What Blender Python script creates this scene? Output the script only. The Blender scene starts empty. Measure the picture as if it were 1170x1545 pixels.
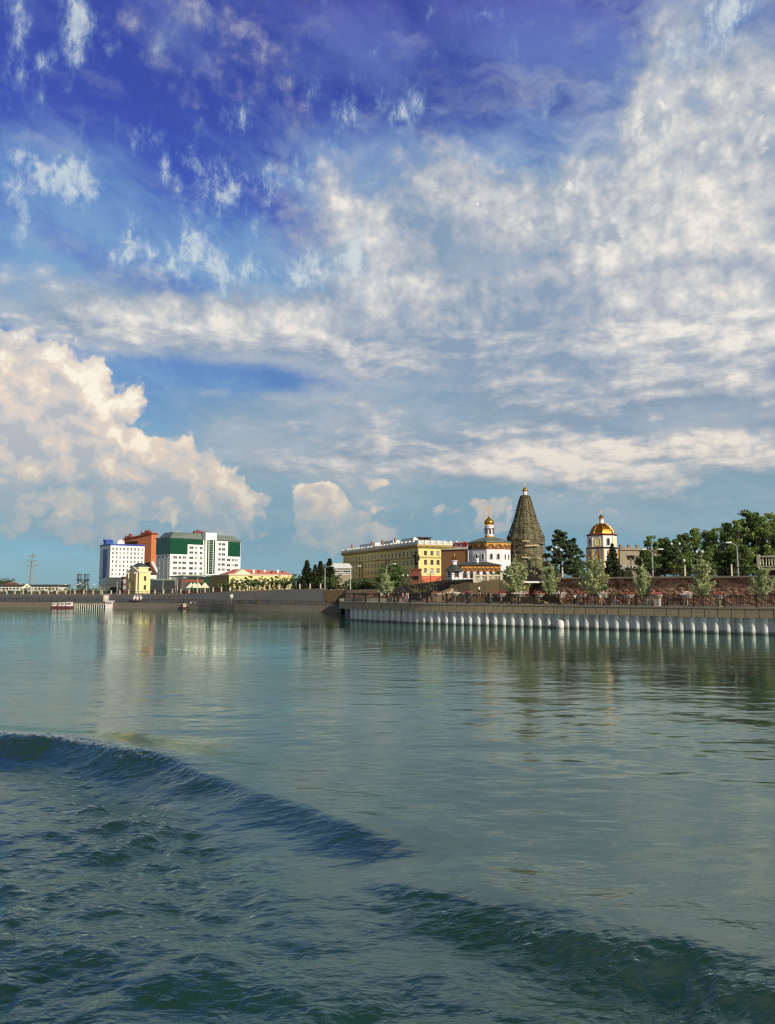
import bpy, bmesh, math, random
import numpy as np
from mathutils import Vector, Matrix, Euler

random.seed(7)
R = math.radians
scene = bpy.context.scene
COL = scene.collection
F_PX, CX, CY, HC = 1160.0, 585.0, 772.5, 5.0      # focal length in photo pixels, centre, eye height above the water
PITCH = math.atan((889.0 - CY) / F_PX)
SUN_AZ, SUN_EL = R(136.5), R(25.0)                # clockwise from +Y: sun behind the right shoulder

# ------------------------------------------------------------------ camera
cam = bpy.data.cameras.new('camera')
cam.sensor_fit = 'VERTICAL'; cam.sensor_height = 24.0; cam.lens = 24.0 * F_PX / 1545.0
cam.clip_start = 0.1; cam.clip_end = 20000
cam_o = bpy.data.objects.new('camera', cam); COL.objects.link(cam_o)
cam_o.location = (0, 0, HC); cam_o.rotation_euler = (R(90) + PITCH, 0, 0)
scene.camera = cam_o
scene.view_settings.view_transform = 'Standard'; scene.view_settings.look = 'None'
scene.view_settings.exposure = 0; scene.view_settings.gamma = 1

def ray(px, py):
    a, b = (px - CX) / F_PX, -(py - CY) / F_PX
    c, s = math.cos(PITCH), math.sin(PITCH)
    return Vector((a, c - b * s, s + b * c))
def at(px, py, Y):
    d = ray(px, py); return Vector((d.x * Y / d.y, Y, HC + d.z * Y / d.y))
def gx(px, Y, py=889): return at(px, py, Y).x
def gz(py, Y, px=585): return at(px, py, Y).z
def on_z(px, py, z):
    d = ray(px, py); t = (z - HC) / d.z
    return Vector((d.x * t, d.y * t, z))

# ------------------------------------------------------------------ node helpers
class S:
    """a node socket with arithmetic"""
    nt = None
    def __init__(self, s): self.s = s
    @staticmethod
    def put(inp, v):
        if isinstance(v, S): S.nt.links.new(v.s, inp)
        elif isinstance(v, (tuple, list)) and len(inp.default_value) == 4 and len(v) == 3: inp.default_value = (*v, 1)
        else: inp.default_value = v
    @staticmethod
    def math(op, *a, clamp=False):
        n = S.nt.nodes.new('ShaderNodeMath'); n.operation = op; n.use_clamp = clamp
        for i, v in enumerate(a): S.put(n.inputs[i], v)
        return S(n.outputs[0])
    @staticmethod
    def vmath(op, *a, out=0):
        n = S.nt.nodes.new('ShaderNodeVectorMath'); n.operation = op
        for i, v in enumerate(a): S.put(n.inputs[i], v)
        return S(n.outputs[out])
    def __add__(a, b): return S.math('ADD', a, b)
    __radd__ = __add__
    def __sub__(a, b): return S.math('SUBTRACT', a, b)
    def __rsub__(a, b): return S.math('SUBTRACT', b, a)
    def __mul__(a, b): return S.math('MULTIPLY', a, b)
    __rmul__ = __mul__
    def __truediv__(a, b): return S.math('DIVIDE', a, b)
def nnew(t, **kw):
    n = S.nt.nodes.new(t)
    for k, v in kw.items(): setattr(n, k, v)
    return n
def smooth(x, lo, hi, a=0.0, b=1.0):
    n = nnew('ShaderNodeMapRange', interpolation_type='SMOOTHSTEP')
    for i, v in enumerate((x, lo, hi, a, b)): S.put(n.inputs[i], v)
    return S(n.outputs[0])
def lin(x, lo, hi, a=0.0, b=1.0):
    n = nnew('ShaderNodeMapRange'); n.clamp = True
    for i, v in enumerate((x, lo, hi, a, b)): S.put(n.inputs[i], v)
    return S(n.outputs[0])
def noise(v, scale, detail=4, rough=.55, dist=0.0, lac=2.0, dim='2D', color=False):
    n = nnew('ShaderNodeTexNoise', noise_dimensions=dim)
    if v is not None: S.put(n.inputs['Vector'], v)
    S.put(n.inputs['Scale'], scale); S.put(n.inputs['Detail'], detail); S.put(n.inputs['Roughness'], rough)
    S.put(n.inputs['Distortion'], dist); S.put(n.inputs['Lacunarity'], lac)
    return S(n.outputs[1 if color else 0])
def mix(f, a, b, blend='MIX'):
    n = nnew('ShaderNodeMix', data_type='RGBA', blend_type=blend)
    S.put(n.inputs[0], f); S.put(n.inputs[6], a); S.put(n.inputs[7], b)
    return S(n.outputs[2])
def ramp(x, stops, interp='LINEAR'):
    n = nnew('ShaderNodeValToRGB'); n.color_ramp.interpolation = interp
    e = n.color_ramp.elements
    while len(e) < len(stops): e.new(.5)
    for el, (p, c) in zip(e, stops): el.position = p; el.color = (*c, 1)
    S.put(n.inputs[0], x)
    return S(n.outputs[0])
def vec(x, y, z=0.0):
    n = nnew('ShaderNodeCombineXYZ')
    for i, v in enumerate((x, y, z)): S.put(n.inputs[i], v)
    return S(n.outputs[0])
def srgb(r, g, b):
    return tuple((c / 255 / 12.92 if c <= 10 else ((c / 255 + .055) / 1.055) ** 2.4) for c in (r, g, b))
# ------------------------------------------------------------------ sky: Nishita air with cloud layers in azimuth / elevation
world = bpy.data.worlds.new('World'); scene.world = world; world.use_nodes = True
S.nt = world.node_tree; S.nt.nodes.clear()
sky = nnew('ShaderNodeTexSky', sky_type='NISHITA', sun_disc=False, sun_elevation=SUN_EL, sun_rotation=SUN_AZ,
           altitude=400, air_density=1.0, dust_density=0.3, ozone_density=3.0)
tc = nnew('ShaderNodeTexCoord')
D = S(tc.outputs['Generated'])
sep = nnew('ShaderNodeSeparateXYZ'); S.put(sep.inputs[0], D)
dx, dy, dz = (S(o) for o in sep.outputs)
az = S.math('ARCTAN2', dx, dy); el = S.math('ARCSINE', dz)
P = vec(az, el)

def azel(px, py):
    d = ray(px, py).normalized(); return math.atan2(d.x, d.y), math.asin(d.z)
def warp(amount, scale, detail=3):
    c = noise(P, scale, detail, .6, color=True)
    return S.vmath('ADD', P, S.vmath('SCALE', S.vmath('SUBTRACT', c, (.5, .5, .5)), 0, 0, amount))
def vscale(v, k):
    n = nnew('ShaderNodeVectorMath', operation='SCALE'); S.put(n.inputs[0], v); n.inputs[3].default_value = k; return S(n.outputs[0])
def vsub(v, c): return S.vmath('SUBTRACT', v, c)
def jitter(amount, scale, detail=3, rough=.6, src=None, stretch=(1, 1, 1)):
    src = src or P
    c = noise(S.vmath('MULTIPLY', src, stretch), scale, detail, rough, color=True)
    return S.vmath('ADD', src, vscale(vsub(c, (.5, .5, .5)), amount))

# where the clouds stand: soft bumps of cover at places in azimuth and elevation, three to a vector
def spread(v, L, lit=None):
    s = nnew('ShaderNodeSeparateXYZ'); S.put(s.inputs[0], v)
    a3 = vec(S(s.outputs[0]), S(s.outputs[0]), S(s.outputs[0])); e3 = vec(S(s.outputs[1]), S(s.outputs[1]), S(s.outputs[1]))
    t = u = None
    L = list(L)
    while len(L) % 3: L.append((0, 0, 20, 20, 0.0))
    for i in range(0, len(L), 3):
        ka, oa, ke, oe, w = [], [], [], [], []
        for b in L[i:i + 3]:
            px, py, rx, ry = b[:4]
            a0, e0 = azel(px, py)
            ra = abs(azel(px + rx, py)[0] - azel(px - rx, py)[0])          # twice the radius: (1 + r2/4)^-4 falls like exp(-r2)
            re = abs(azel(px, py - ry)[1] - azel(px, py + ry)[1])
            ka.append(1 / ra); oa.append(-a0 / ra); ke.append(1 / re); oe.append(-e0 / re); w.append(b[4])
        qa = S.vmath('MULTIPLY_ADD', a3, ka, oa); qe = S.vmath('MULTIPLY_ADD', e3, ke, oe)
        g = S.vmath('MULTIPLY_ADD', qe, qe, S.vmath('MULTIPLY_ADD', qa, qa, (1, 1, 1)))
        g = S.vmath('DIVIDE', (1, 1, 1), S.vmath('MULTIPLY', g, g)); g = S.vmath('MULTIPLY', g, g)
        d = S.vmath('DOT_PRODUCT', g, w, out=1)
        t = d if t is None else t + d
        if lit:
            q = S.vmath('MULTIPLY_ADD', qa, (2 * lit[0],) * 3, S.vmath('MULTIPLY', qe, (2 * lit[1],) * 3))
            d = S.vmath('DOT_PRODUCT', S.vmath('MULTIPLY', g, w), q, out=1)
            u = d if u is None else u + d
    return (t, u) if lit else t

# clear air
elev = lin(el, -.02, .68)
tint = ramp(elev, [(0, (.52, .78, 1.05)), (.10, (.50, .76, 1.05)), (.22, (.78, .90, .74)), (.36, (.64, .78, .88)), (.68, (.50, .54, 1.30)), (1, (.56, .50, 1.36))])
air = mix(1.0, S(sky.outputs[0]), tint, 'MULTIPLY')
K = 1.0
def c(r, g, b, k=1.0): return tuple(10.0 * k * x for x in srgb(r, g, b))     # cloud light, in the units of the sky at strength 0.1

VEIL = [(560, 50, 380, 90, .7, 15), (150, 310, 260, 80, .62), (300, 400, 330, 80, .72), (30, 420, 160, 40, .6), (680, 240, 220, 80, 1.1, -12), (100, 470, 250, 50, .8), (1000, 60, 200, 120, .9), (800, 60, 160, 60, .4), (560, 300, 90, 60, .5), (250, 140, 160, 60, -.5), (620, 385, 60, 40, -.5), (640, 300, 40, 40, -.3)]
HAZE = [(900, 450, 340, 200, 1.5), (1140, 250, 130, 200, .8), (640, 640, 330, 90, 1.0), (900, 660, 330, 60, 1.2), (400, 500, 330, 50, .75), (450, 640, 160, 50, .5), (600, 760, 300, 40, .5), (1000, 760, 260, 30, .5), (60, 480, 160, 36, .6), (120, 770, 230, 60, 1.0), (420, 800, 190, 40, .9), (760, 790, 160, 50, .7), (960, 760, 120, 40, .6), (600, 440, 130, 60, .6), (380, 572, 190, 22, -.9), (560, 590, 80, 18, -.4), (640, 360, 60, 60, -.3), (1000, 835, 300, 30, -.3)]
SHEET = [(900, 470, 380, 180, .62), (1090, 330, 200, 170, .42), (830, 320, 170, 62, .62), (1130, 205, 78, 80, .95), (985, 185, 38, 62, .8), (1000, 120, 24, 40, .35), (1090, 110, 60, 40, .3),
         (1050, 20, 80, 60, .35, 20), (380, 490, 250, 38, .82), (180, 490, 110, 26, .5), (640, 560, 260, 80, .36), (990, 685, 330, 28, .85), (700, 690, 200, 30, .35),
         (1080, 560, 260, 110, .3), (600, 440, 120, 50, .3), (700, 260, 50, 36, .4), (640, 330, 40, 50, .35), (860, 265, 26, 40, .45), (560, 380, 40, 60, .3),
         (400, 572, 190, 22, -.6), (590, 590, 60, 18, -.2), (770, 230, 60, 26, -.25), (930, 270, 60, 26, -.3), (870, 160, 70, 70, -.4), (1060, 150, 22, 40, -.35), (1000, 640, 200, 26, -.25), (960, 415, 60, 26, -.25), (760, 395, 80, 22, -.25), (1040, 420, 40, 40, .2)]
TUFT = [(28, 45, 22, 48, 1.0), (112, 35, 28, 44, 1.0), (72, 88, 18, 20, .7), (120, 95, 16, 26, .6), (150, 60, 22, 28, .5), (20, 130, 26, 20, .5), (237, 75, 13, 26, .8), (240, 160, 12, 16, .45), (18, 95, 40, 30, .4),
        (115, 245, 28, 38, 1.0), (50, 245, 40, 30, .55), (20, 290, 40, 60, .5), (120, 290, 90, 22, .5), (40, 330, 18, 40, .5), (212, 205, 14, 30, .5), (300, 240, 34, 32, .75), (250, 268, 16, 26, .7), (335, 290, 16, 30, .6), (300, 195, 14, 14, .5), (372, 178, 15, 36, .8),
        (418, 265, 40, 34, 1.0), (450, 250, 18, 40, .5), (350, 290, 20, 26, .6), (525, 155, 20, 38, .8), (605, 165, 26, 34, .95), (632, 140, 14, 26, .8), (497, 225, 30, 36, .6), (300, 350, 34, 50, .65), (210, 370, 120, 26, .62, -14), (400, 420, 140, 36, .68), (540, 385, 24, 46, .95), (480, 400, 60, 40, .6), (250, 400, 90, 26, .4), (560, 320, 60, 50, .3),
        (760, 140, 13, 20, .5), (710, 150, 12, 26, .45), (830, 150, 16, 24, .4), (725, 18, 24, 16, .7), (655, 20, 16, 14, .5), (985, 170, 26, 60, .7), (1040, 70, 50, 50, .6), (1090, 40, 60, 50, .5), (1140, 10, 60, 20, .6), (850, 250, 26, 30, .5), (700, 230, 30, 30, .5)]
CUM = [(40, 555, 120, 56, 1.0), (-60, 560, 140, 90, 1.0), (140, 610, 58, 36, .9), (60, 640, 150, 50, .9), (200, 690, 120, 36, .95), (300, 722, 66, 32, .95), (60, 705, 160, 40, .6), (150, 565, 26, 26, .3), (215, 590, 30, 30, .25), (190, 760, 90, 28, .6), (60, 752, 150, 28, .45), (235, 765, 30, 24, .4),
       (320, 770, 34, 24, .85), (355, 765, 40, 28, .95), (432, 785, 14, 44, -.5), (820, 345, 80, 34, .78), (868, 300, 42, 50, .88), (940, 345, 55, 34, .8), (720, 300, 40, 40, .4), (1000, 300, 40, 30, .4), (985, 180, 34, 62, .92), (1120, 205, 70, 56, .88), (1060, 240, 40, 30, .4), (640, 350, 26, 40, .4), (1080, 400, 50, 30, .4), (402, 768, 18, 22, .4), (345, 800, 60, 26, .6), (400, 835, 30, 16, .35), (492, 745, 26, 22, .75), (472, 778, 44, 36, 1.1), (520, 790, 52, 32, 1.0), (566, 810, 54, 16, .85), (500, 818, 70, 16, .5),
       (12, 772, 28, 24, .8), (20, 803, 30, 14, .5), (92, 795, 34, 18, .7), (140, 808, 50, 18, .6), (185, 792, 36, 24, .8), (575, 730, 30, 14, .5), (605, 775, 30, 12, .3),
       (690, 765, 70, 20, .5), (750, 770, 40, 26, .55), (735, 800, 40, 16, .5), (860, 748, 50, 18, .45), (920, 790, 34, 26, .75), (970, 745, 90, 20, .45), (1040, 795, 60, 14, .4)]
LIT = (.62, .78)
jv = jitter(.045, 11, 4, .62); jw = jitter(.020, 8, 3, .55)
sf, tf, vf, hf = spread(jv, SHEET), spread(jitter(.030, 24, 4, .62), TUFT), spread(P, VEIL), spread(P, HAZE)
qf, ql = spread(jv, CUM, LIT)

# thin high veil, smeared along one direction
rot = nnew('ShaderNodeVectorRotate', rotation_type='Z_AXIS'); S.put(rot.inputs['Vector'], jv); rot.inputs['Angle'].default_value = R(24)
veil_n = noise(S.vmath('MULTIPLY', S(rot.outputs[0]), (2.6, 8.0, 1)), 1.5, 5, .58)
veil_a = smooth(vf * .5 + veil_n * 1.5, .68, 1.45, 0, .78)
veil_c = ramp(elev, [(0, c(150, 185, 205)), (.45, c(140, 180, 208)), (.7, c(126, 168, 206)), (1, c(100, 112, 190))])
col = mix(veil_a, air, veil_c)

# grey lavender layer behind the broken sheet
haze_n = noise(S.vmath('MULTIPLY', jv, (1.0, 3.2, 1)), 6, 5, .6)
haze_a = smooth(hf + (haze_n - .5) * 1.3, .1, .95, 0, .86)
haze_c = mix(smooth(haze_n, .3, .7), ramp(elev, [(0, c(126, 160, 178)), (.35, c(140, 166, 186)), (.8, c(140, 172, 202))]), ramp(elev, [(0, c(162, 180, 188)), (.35, c(178, 186, 196)), (.8, c(186, 196, 208))]))
col = mix(haze_a, col, haze_c)

# broken altocumulus sheet
bright = spread(P, [(860, 320, 170, 75, 1.0), (1110, 190, 90, 90, .9), (985, 180, 45, 80, .9), (300, 490, 160, 40, .5), (980, 685, 300, 34, 1.1), (700, 700, 150, 30, .5), (1080, 530, 130, 60, .4)])
sj = nnew('ShaderNodeSeparateXYZ'); S.put(sj.inputs[0], jw); sx_, sy_ = S(sj.outputs[0]), S(sj.outputs[1])
sheet_p = vec(sx_, S.math('MINIMUM', sy_ * 1.3, S.math('MULTIPLY_ADD', sy_, 2.7, -.46)))
sn1 = noise(sheet_p, 9, 8, .66); sn2 = noise(S.vmath('ADD', sheet_p, (.014, .024, 0)), 9, 4, .52)
puff = nnew('ShaderNodeTexVoronoi', voronoi_dimensions='2D', feature='SMOOTH_F1'); S.put(puff.inputs['Vector'], sheet_p); puff.inputs['Scale'].default_value = 26; puff.inputs['Smoothness'].default_value = .5; puff.inputs['Detail'].default_value = 1.5
pf = .42 - S(puff.outputs['Distance'])
fine = noise(S.vmath('MULTIPLY', jw, (1.35, .8, 1)), 34, 6, .7)
mass = noise(S.vmath('MULTIPLY', jv, (1.0, 1.5, 1)), 3.6, 3, .5)
sheet_d = sf * 1.25 + (mass - .5) * 1.1 + (sn1 - .5) * .95 + (fine - .5) * .26 + pf * .2 + .08
sheet_a = smooth(sheet_d, .10, .72, 0, .94)
sheet_l = (sn1 - sn2) * 2.0 + (fine - .5) * .42 + pf * .25 + (mass - .5) * .9 + (sheet_d - .7) * .30 + .36 + bright * .36
low = lin(el, .10, .30)
sh_col = mix(low, ramp(sheet_l, [(0, c(140, 158, 174)), (.4, c(172, 178, 186)), (.75, c(212, 204, 198)), (1, c(238, 224, 210))]),
             ramp(sheet_l, [(0, c(138, 160, 184)), (.38, c(174, 182, 194)), (.7, c(208, 208, 208)), (1, c(242, 236, 226))]))
col = mix(sheet_a, col, sh_col)

# upright tufts in the blue
tv = jitter(.010, 30, 3, .6, src=jw)
tn = noise(S.vmath('MULTIPLY', tv, (1.35, .85, 1)), 19, 8, .68)
tb = noise(S.vmath('MULTIPLY', tv, (1.2, .9, 1)), 55, 4, .65)
t_d = tf * .95 + (tn - .5) * 2.9 + (tb - .5) * .9
t_a = smooth(t_d, .20, 1.5, 0, .80)
t_col = mix(smooth(t_d, .4, 1.35), c(124, 164, 206), c(212, 222, 224))
col = mix(t_a, col, t_col)

# heaped cumulus low on the left, lit from the upper right
wq = jv
bill = nnew('ShaderNodeTexVoronoi', voronoi_dimensions='2D', feature='SMOOTH_F1'); S.put(bill.inputs['Vector'], wq); bill.inputs['Scale'].default_value = 24; bill.inputs['Smoothness'].default_value = .6
bill.inputs['Detail'].default_value = 2.5; bill.inputs['Roughness'].default_value = .6
bl = S(bill.outputs['Distance'])
qn1 = noise(wq, 17, 8, .66); qn2 = noise(S.vmath('ADD', wq, (.010, .013, 0)), 17, 3, .55)
warmth = spread(P, [(70, 560, 130, 60, 1.0), (40, 640, 160, 30, .5), (215, 700, 60, 40, .6), (350, 765, 70, 40, .8), (500, 785, 90, 40, .8)])
q_d = qf + (.45 - bl) * .6 + (qn1 - .5) * .85
q_a = smooth(q_d, .38, .62)
q_l = ql * .26 + (qn1 - qn2) * 2.2 + (.42 - bl) * .8 + .60 + warmth * .25
lowq = lin(el, .03, .22)
highq = lin(el, .26, .34)
q_col = mix(lowq, ramp(q_l, [(0, c(172, 180, 188)), (.35, c(200, 194, 190)), (.65, c(222, 198, 180)), (1, c(248, 222, 192))]),
            ramp(q_l, [(0, c(184, 188, 194)), (.35, c(212, 206, 202)), (.62, c(230, 214, 200)), (1, c(255, 246, 226))]))
q_col = mix(highq, q_col, ramp(q_l, [(0, c(160, 174, 190)), (.4, c(190, 196, 202)), (.7, c(218, 218, 216)), (1, c(248, 244, 236))]))
col = mix(q_a * lin(el, 0, .16, .72, .96) * lin(el, .26, .34, 1, .88), col, q_col)
# blue-green air low over the horizon
col = mix(smooth(el, .20, .0, 0, .74), col, c(120, 158, 174))
# unseen dark green-grey overhead, added to take the blue out of water reflections
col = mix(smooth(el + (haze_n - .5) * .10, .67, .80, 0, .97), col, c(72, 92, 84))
# unseen grey sheet behind the boat, added as neutral fill for shaded sides
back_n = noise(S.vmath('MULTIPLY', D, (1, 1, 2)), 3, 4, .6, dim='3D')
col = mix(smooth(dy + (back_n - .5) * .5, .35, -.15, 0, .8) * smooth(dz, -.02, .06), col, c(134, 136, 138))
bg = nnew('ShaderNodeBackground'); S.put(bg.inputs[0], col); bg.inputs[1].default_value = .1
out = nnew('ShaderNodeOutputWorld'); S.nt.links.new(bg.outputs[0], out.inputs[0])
world.cycles.sampling_method = 'NONE'
scene.cycles.use_adaptive_sampling = True; scene.cycles.adaptive_threshold = .02; scene.cycles.adaptive_min_samples = 8; scene.cycles.filter_width = 1.25
print('DENOISE', scene.cycles.use_denoising)

sun = bpy.data.lights.new('sun', 'SUN'); sun.energy = 4.6; sun.angle = R(.5); sun.color = (1.0, .89, .72)
sun_o = bpy.data.objects.new('sun', sun); COL.objects.link(sun_o); sun_o.location = (60, -60, 60)
to_sun = Vector((math.sin(SUN_AZ) * math.cos(SUN_EL), math.cos(SUN_AZ) * math.cos(SUN_EL), math.sin(SUN_EL)))
sun_o.rotation_euler = to_sun.to_track_quat('Z', 'Y').to_euler()
# ------------------------------------------------------------------ mesh collecting, things and parts
class MB:
    def __init__(self): self.v, self.f, self.m = [], [], []
    def add(self, vs, fs, m=0):
        o = len(self.v); self.v += [tuple(p) for p in vs]; self.f += [tuple(i + o for i in f) for f in fs]; self.m += [m] * len(fs); return self
    def box(self, x0, x1, y0, y1, z0, z1, m=0, M=None):
        vs = [(x, y, z) for z in (z0, z1) for x, y in ((x0, y0), (x1, y0), (x1, y1), (x0, y1))]
        if M is not None: vs = [M @ Vector(p) for p in vs]
        return self.add(vs, [(3, 2, 1, 0), (4, 5, 6, 7), (0, 1, 5, 4), (1, 2, 6, 5), (2, 3, 7, 6), (3, 0, 4, 7)], m)
    def prism(self, poly, z0, z1, m=0, top=None, close=True):
        n = len(poly); top = top or poly
        self.add([(x, y, z0) for x, y in poly] + [(x, y, z1) for x, y in top],
                 [tuple(range(n - 1, -1, -1)), tuple(range(n, 2 * n))] + [(i, (i + 1) % n, n + (i + 1) % n, n + i) for i in range(n)], m)
        return self
    def lathe(self, prof, n=16, cx=0, cy=0, m=0, rot=0.0, sx=1, sy=1):
        vs, fs = [], []
        for r, z in prof:
            for i in range(n):
                a = rot + 2 * math.pi * i / n; vs.append((cx + r * math.cos(a) * sx, cy + r * math.sin(a) * sy, z))
        for k in range(len(prof) - 1):
            for i in range(n): j = (i + 1) % n; fs.append((k * n + i, k * n + j, (k + 1) * n + j, (k + 1) * n + i))
        fs.append(tuple(range(n - 1, -1, -1))); fs.append(tuple((len(prof) - 1) * n + i for i in range(n)))
        return self.add(vs, fs, m)
    def tube(self, pts, rad, n=6, m=0):
        pts = [Vector(p) for p in pts]
        if not isinstance(rad, (list, tuple)): rad = [rad] * len(pts)
        vs, fs = [], []
        for k, p in enumerate(pts):
            d = (pts[min(k + 1, len(pts) - 1)] - pts[max(k - 1, 0)]).normalized()
            u = d.cross(Vector((.13, .31, 1) if abs(d.z) < .9 else (1, .1, 0))).normalized(); w = d.cross(u)
            for i in range(n):
                a = 2 * math.pi * i / n; vs.append(p + (u * math.cos(a) + w * math.sin(a)) * rad[k])
        for k in range(len(pts) - 1):
            for i in range(n): j = (i + 1) % n; fs.append((k * n + i, k * n + j, (k + 1) * n + j, (k + 1) * n + i))
        fs.append(tuple(range(n - 1, -1, -1))); fs.append(tuple((len(pts) - 1) * n + i for i in range(n)))
        return self.add(vs, fs, m)
    def path_wall(self, path, z0, z1, th, m=0, zs=None):
        """wall of thickness th standing along a plan path, its front on the path and its back to the left of travel"""
        n = len(path); P2 = [Vector(p[:2]) for p in path]; back = []
        for i in range(n):
            d = (P2[min(i + 1, n - 1)] - P2[max(i - 1, 0)]).normalized(); back.append(P2[i] + Vector((-d.y, d.x)) * th)
        zt = zs or [z1] * n; zb = z0 if isinstance(z0, list) else [z0] * n
        vs = [(*P2[i], zb[i]) for i in range(n)] + [(*P2[i], zt[i]) for i in range(n)] + [(*back[i], zt[i]) for i in range(n)] + [(*back[i], zb[i]) for i in range(n)]
        fs = []
        for k in range(4):
            a, b = k * n, ((k + 1) % 4) * n
            for i in range(n - 1): fs.append((a + i, a + i + 1, b + i + 1, b + i))
        fs += [(0, n, 2 * n, 3 * n), (n - 1, 4 * n - 1, 3 * n - 1, 2 * n - 1)]
        return self.add(vs, fs, m)
    def mesh(self, name, mats, smooth_=False):
        me = bpy.data.meshes.new(name); me.from_pydata(self.v, [], self.f)
        for k in (mats if isinstance(mats, (list, tuple)) else [mats]): me.materials.append(k)
        me.polygons.foreach_set('material_index', self.m)
        if smooth_: me.polygons.foreach_set('use_smooth', [True] * len(self.f))
        bm = bmesh.new(); bm.from_mesh(me); bmesh.ops.recalc_face_normals(bm, faces=bm.faces); bm.to_mesh(me); bm.free()
        return me
    def build(self, name, mats, parent=None, loc=(0, 0, 0), rz=0, smooth_=False):
        return obj(name, self.mesh(name, mats, smooth_), parent, loc, rz)
def obj(name, me, parent=None, loc=(0, 0, 0), rz=0):
    o = bpy.data.objects.new(name, me); COL.objects.link(o); o.parent = parent; o.location = loc; o.rotation_euler = (0, 0, rz); return o
def tag(o, label, cat, group=None):
    o['label'] = label; o['category'] = cat
    if group: o['group'] = group
    return o
def thing(name, label, cat, loc=(0, 0, 0), rz=0, group=None):
    return tag(obj(name, None, None, loc, rz), label, cat, group)
def struct(o, kind='structure'): o['kind'] = kind; return o
def dup(root, loc, rz=0, label=None, scale=None):
    r = root.copy(); COL.objects.link(r); r.location = loc; r.rotation_euler = (0, 0, rz)
    if label: r['label'] = label
    if scale: r.scale = scale if isinstance(scale, tuple) else (scale,) * 3
    for ch in root.children:
        c_ = ch.copy(); COL.objects.link(c_); c_.parent = r
        for g in ch.children: d_ = g.copy(); COL.objects.link(d_); d_.parent = c_
    return r

# ------------------------------------------------------------------ materials
MATS = {}
def new_mat(name):
    m = bpy.data.materials.new(name); m.use_nodes = True; S.nt = m.node_tree; S.nt.nodes.clear()
    b = nnew('ShaderNodeBsdfPrincipled'); o = nnew('ShaderNodeOutputMaterial'); S.nt.links.new(b.outputs[0], o.inputs[0])
    MATS[name] = m
    return m, b, o
def coords(kind='Object'): return S(nnew('ShaderNodeTexCoord').outputs[kind])
def bump(h, dist, strength=1.0):
    n = nnew('ShaderNodeBump'); S.put(n.inputs['Height'], h); n.inputs['Distance'].default_value = dist; n.inputs['Strength'].default_value = strength; return S(n.outputs[0])
def mat(name, colr, rough=.7, var=.25, scale=1.0, metal=0.0, dirt=None, bumps=0.0, streak=0.0, spec=.5):
    """painted or mineral surface with uneven tone, optional second tone in patches and rain streaks"""
    m, b, _ = new_mat(name); p = coords()
    n1 = noise(p, .35 * scale, 5, .6, dim='3D'); n2 = noise(p, 3.1 * scale, 4, .65, dim='3D')
    v = (n1 - .5) * 1.2 + (n2 - .5) * .8
    if streak:
        v = v + (noise(S.vmath('MULTIPLY', p, (2.2, 2.2, .12)), 1.0 * scale, 4, .6, dim='3D') - .5) * streak
    f = S.math('MULTIPLY_ADD', v, var * 2, 1.0)
    colr_s = S.vmath('MULTIPLY', colr, vec(f, f, f))
    if dirt is not None: colr_s = mix(smooth(n1 * .6 + n2 * .4, .48, .66, 0, .7), colr_s, dirt)
    S.put(b.inputs['Base Color'], colr_s)
    S.put(b.inputs['Roughness'], lin(n2, .25, .75, max(rough - .1, .02), min(rough + .1, 1)))
    b.inputs['Metallic'].default_value = metal; b.inputs['Specular IOR Level'].default_value = spec
    if bumps: S.put(b.inputs['Normal'], bump(n2, bumps))
    return m
def M(n): return MATS[n]

mat('concrete', srgb(150, 140, 122), .85, .22, 1.0, dirt=srgb(104, 94, 78), bumps=.02, streak=.5)
mat('cap_concrete', srgb(164, 148, 122), .85, .28, 1.4, dirt=srgb(122, 104, 80), bumps=.02, streak=.7)
mat('grey_paving', srgb(120, 112, 102), .85, .2)
mat('tan_paving', srgb(178, 156, 122), .85, .15)
mat('pile_paint', srgb(196, 202, 204), .42, .10, .8, dirt=srgb(150, 160, 164), streak=.5)
mat('pile_stain', srgb(92, 96, 78), .7, .3)
mat('dark_metal', srgb(46, 40, 38), .5, .15, metal=.3)
mat('railing_metal', srgb(50, 36, 30), .5, .15, metal=.2)
mat('light_metal', srgb(176, 178, 174), .45, .1, metal=.4)
mat('slope_grey', srgb(84, 86, 88), .9, .2, .5, dirt=srgb(64, 65, 66), streak=.4)
mat('dark_wall', srgb(64, 72, 74), .85, .3, .8, dirt=srgb(44, 48, 44), streak=.5)
mat('slope_cap', srgb(130, 112, 100), .9, .2)
mat('earth', srgb(96, 82, 60), .95, .3, .6, dirt=srgb(76, 72, 48))
mat('brown_slope', srgb(112, 84, 66), .95, .25, .8, dirt=srgb(84, 74, 52))
mat('pale_stone', srgb(204, 188, 154), .85, .2, 1.6, dirt=srgb(160, 140, 108), bumps=.05)
mat('balustrade_stone', srgb(206, 198, 176), .8, .12)
mat('yellow_plaster', srgb(226, 213, 142), .85, .07, .6, streak=.2)
mat('pale_yellow', srgb(242, 226, 160), .85, .06, .6, streak=.2)
mat('trim_ochre', srgb(176, 154, 104), .85, .1)
mat('cream_trim', srgb(232, 224, 196), .8, .08)
mat('white_plaster', srgb(232, 230, 224), .8, .05, .7, streak=.25)
mat('white_panel', srgb(236, 236, 234), .55, .05, .7)
mat('church_white', srgb(230, 230, 232), .85, .06, .8, streak=.3)
mat('red_granite', srgb(196, 96, 60), .55, .18, 2.0, dirt=srgb(168, 78, 52))
mat('dark_granite', srgb(128, 74, 60), .5, .25, 2.5)
mat('bronze', srgb(52, 48, 42), .4, .2, metal=.7)
mat('gold', srgb(226, 168, 66), .30, .10, 3, metal=.92)
mat('old_gold', srgb(160, 108, 42), .36, .15, 3, metal=.92)
mat('green_roof', srgb(110, 124, 116), .5, .12, .8, metal=.3)
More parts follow.
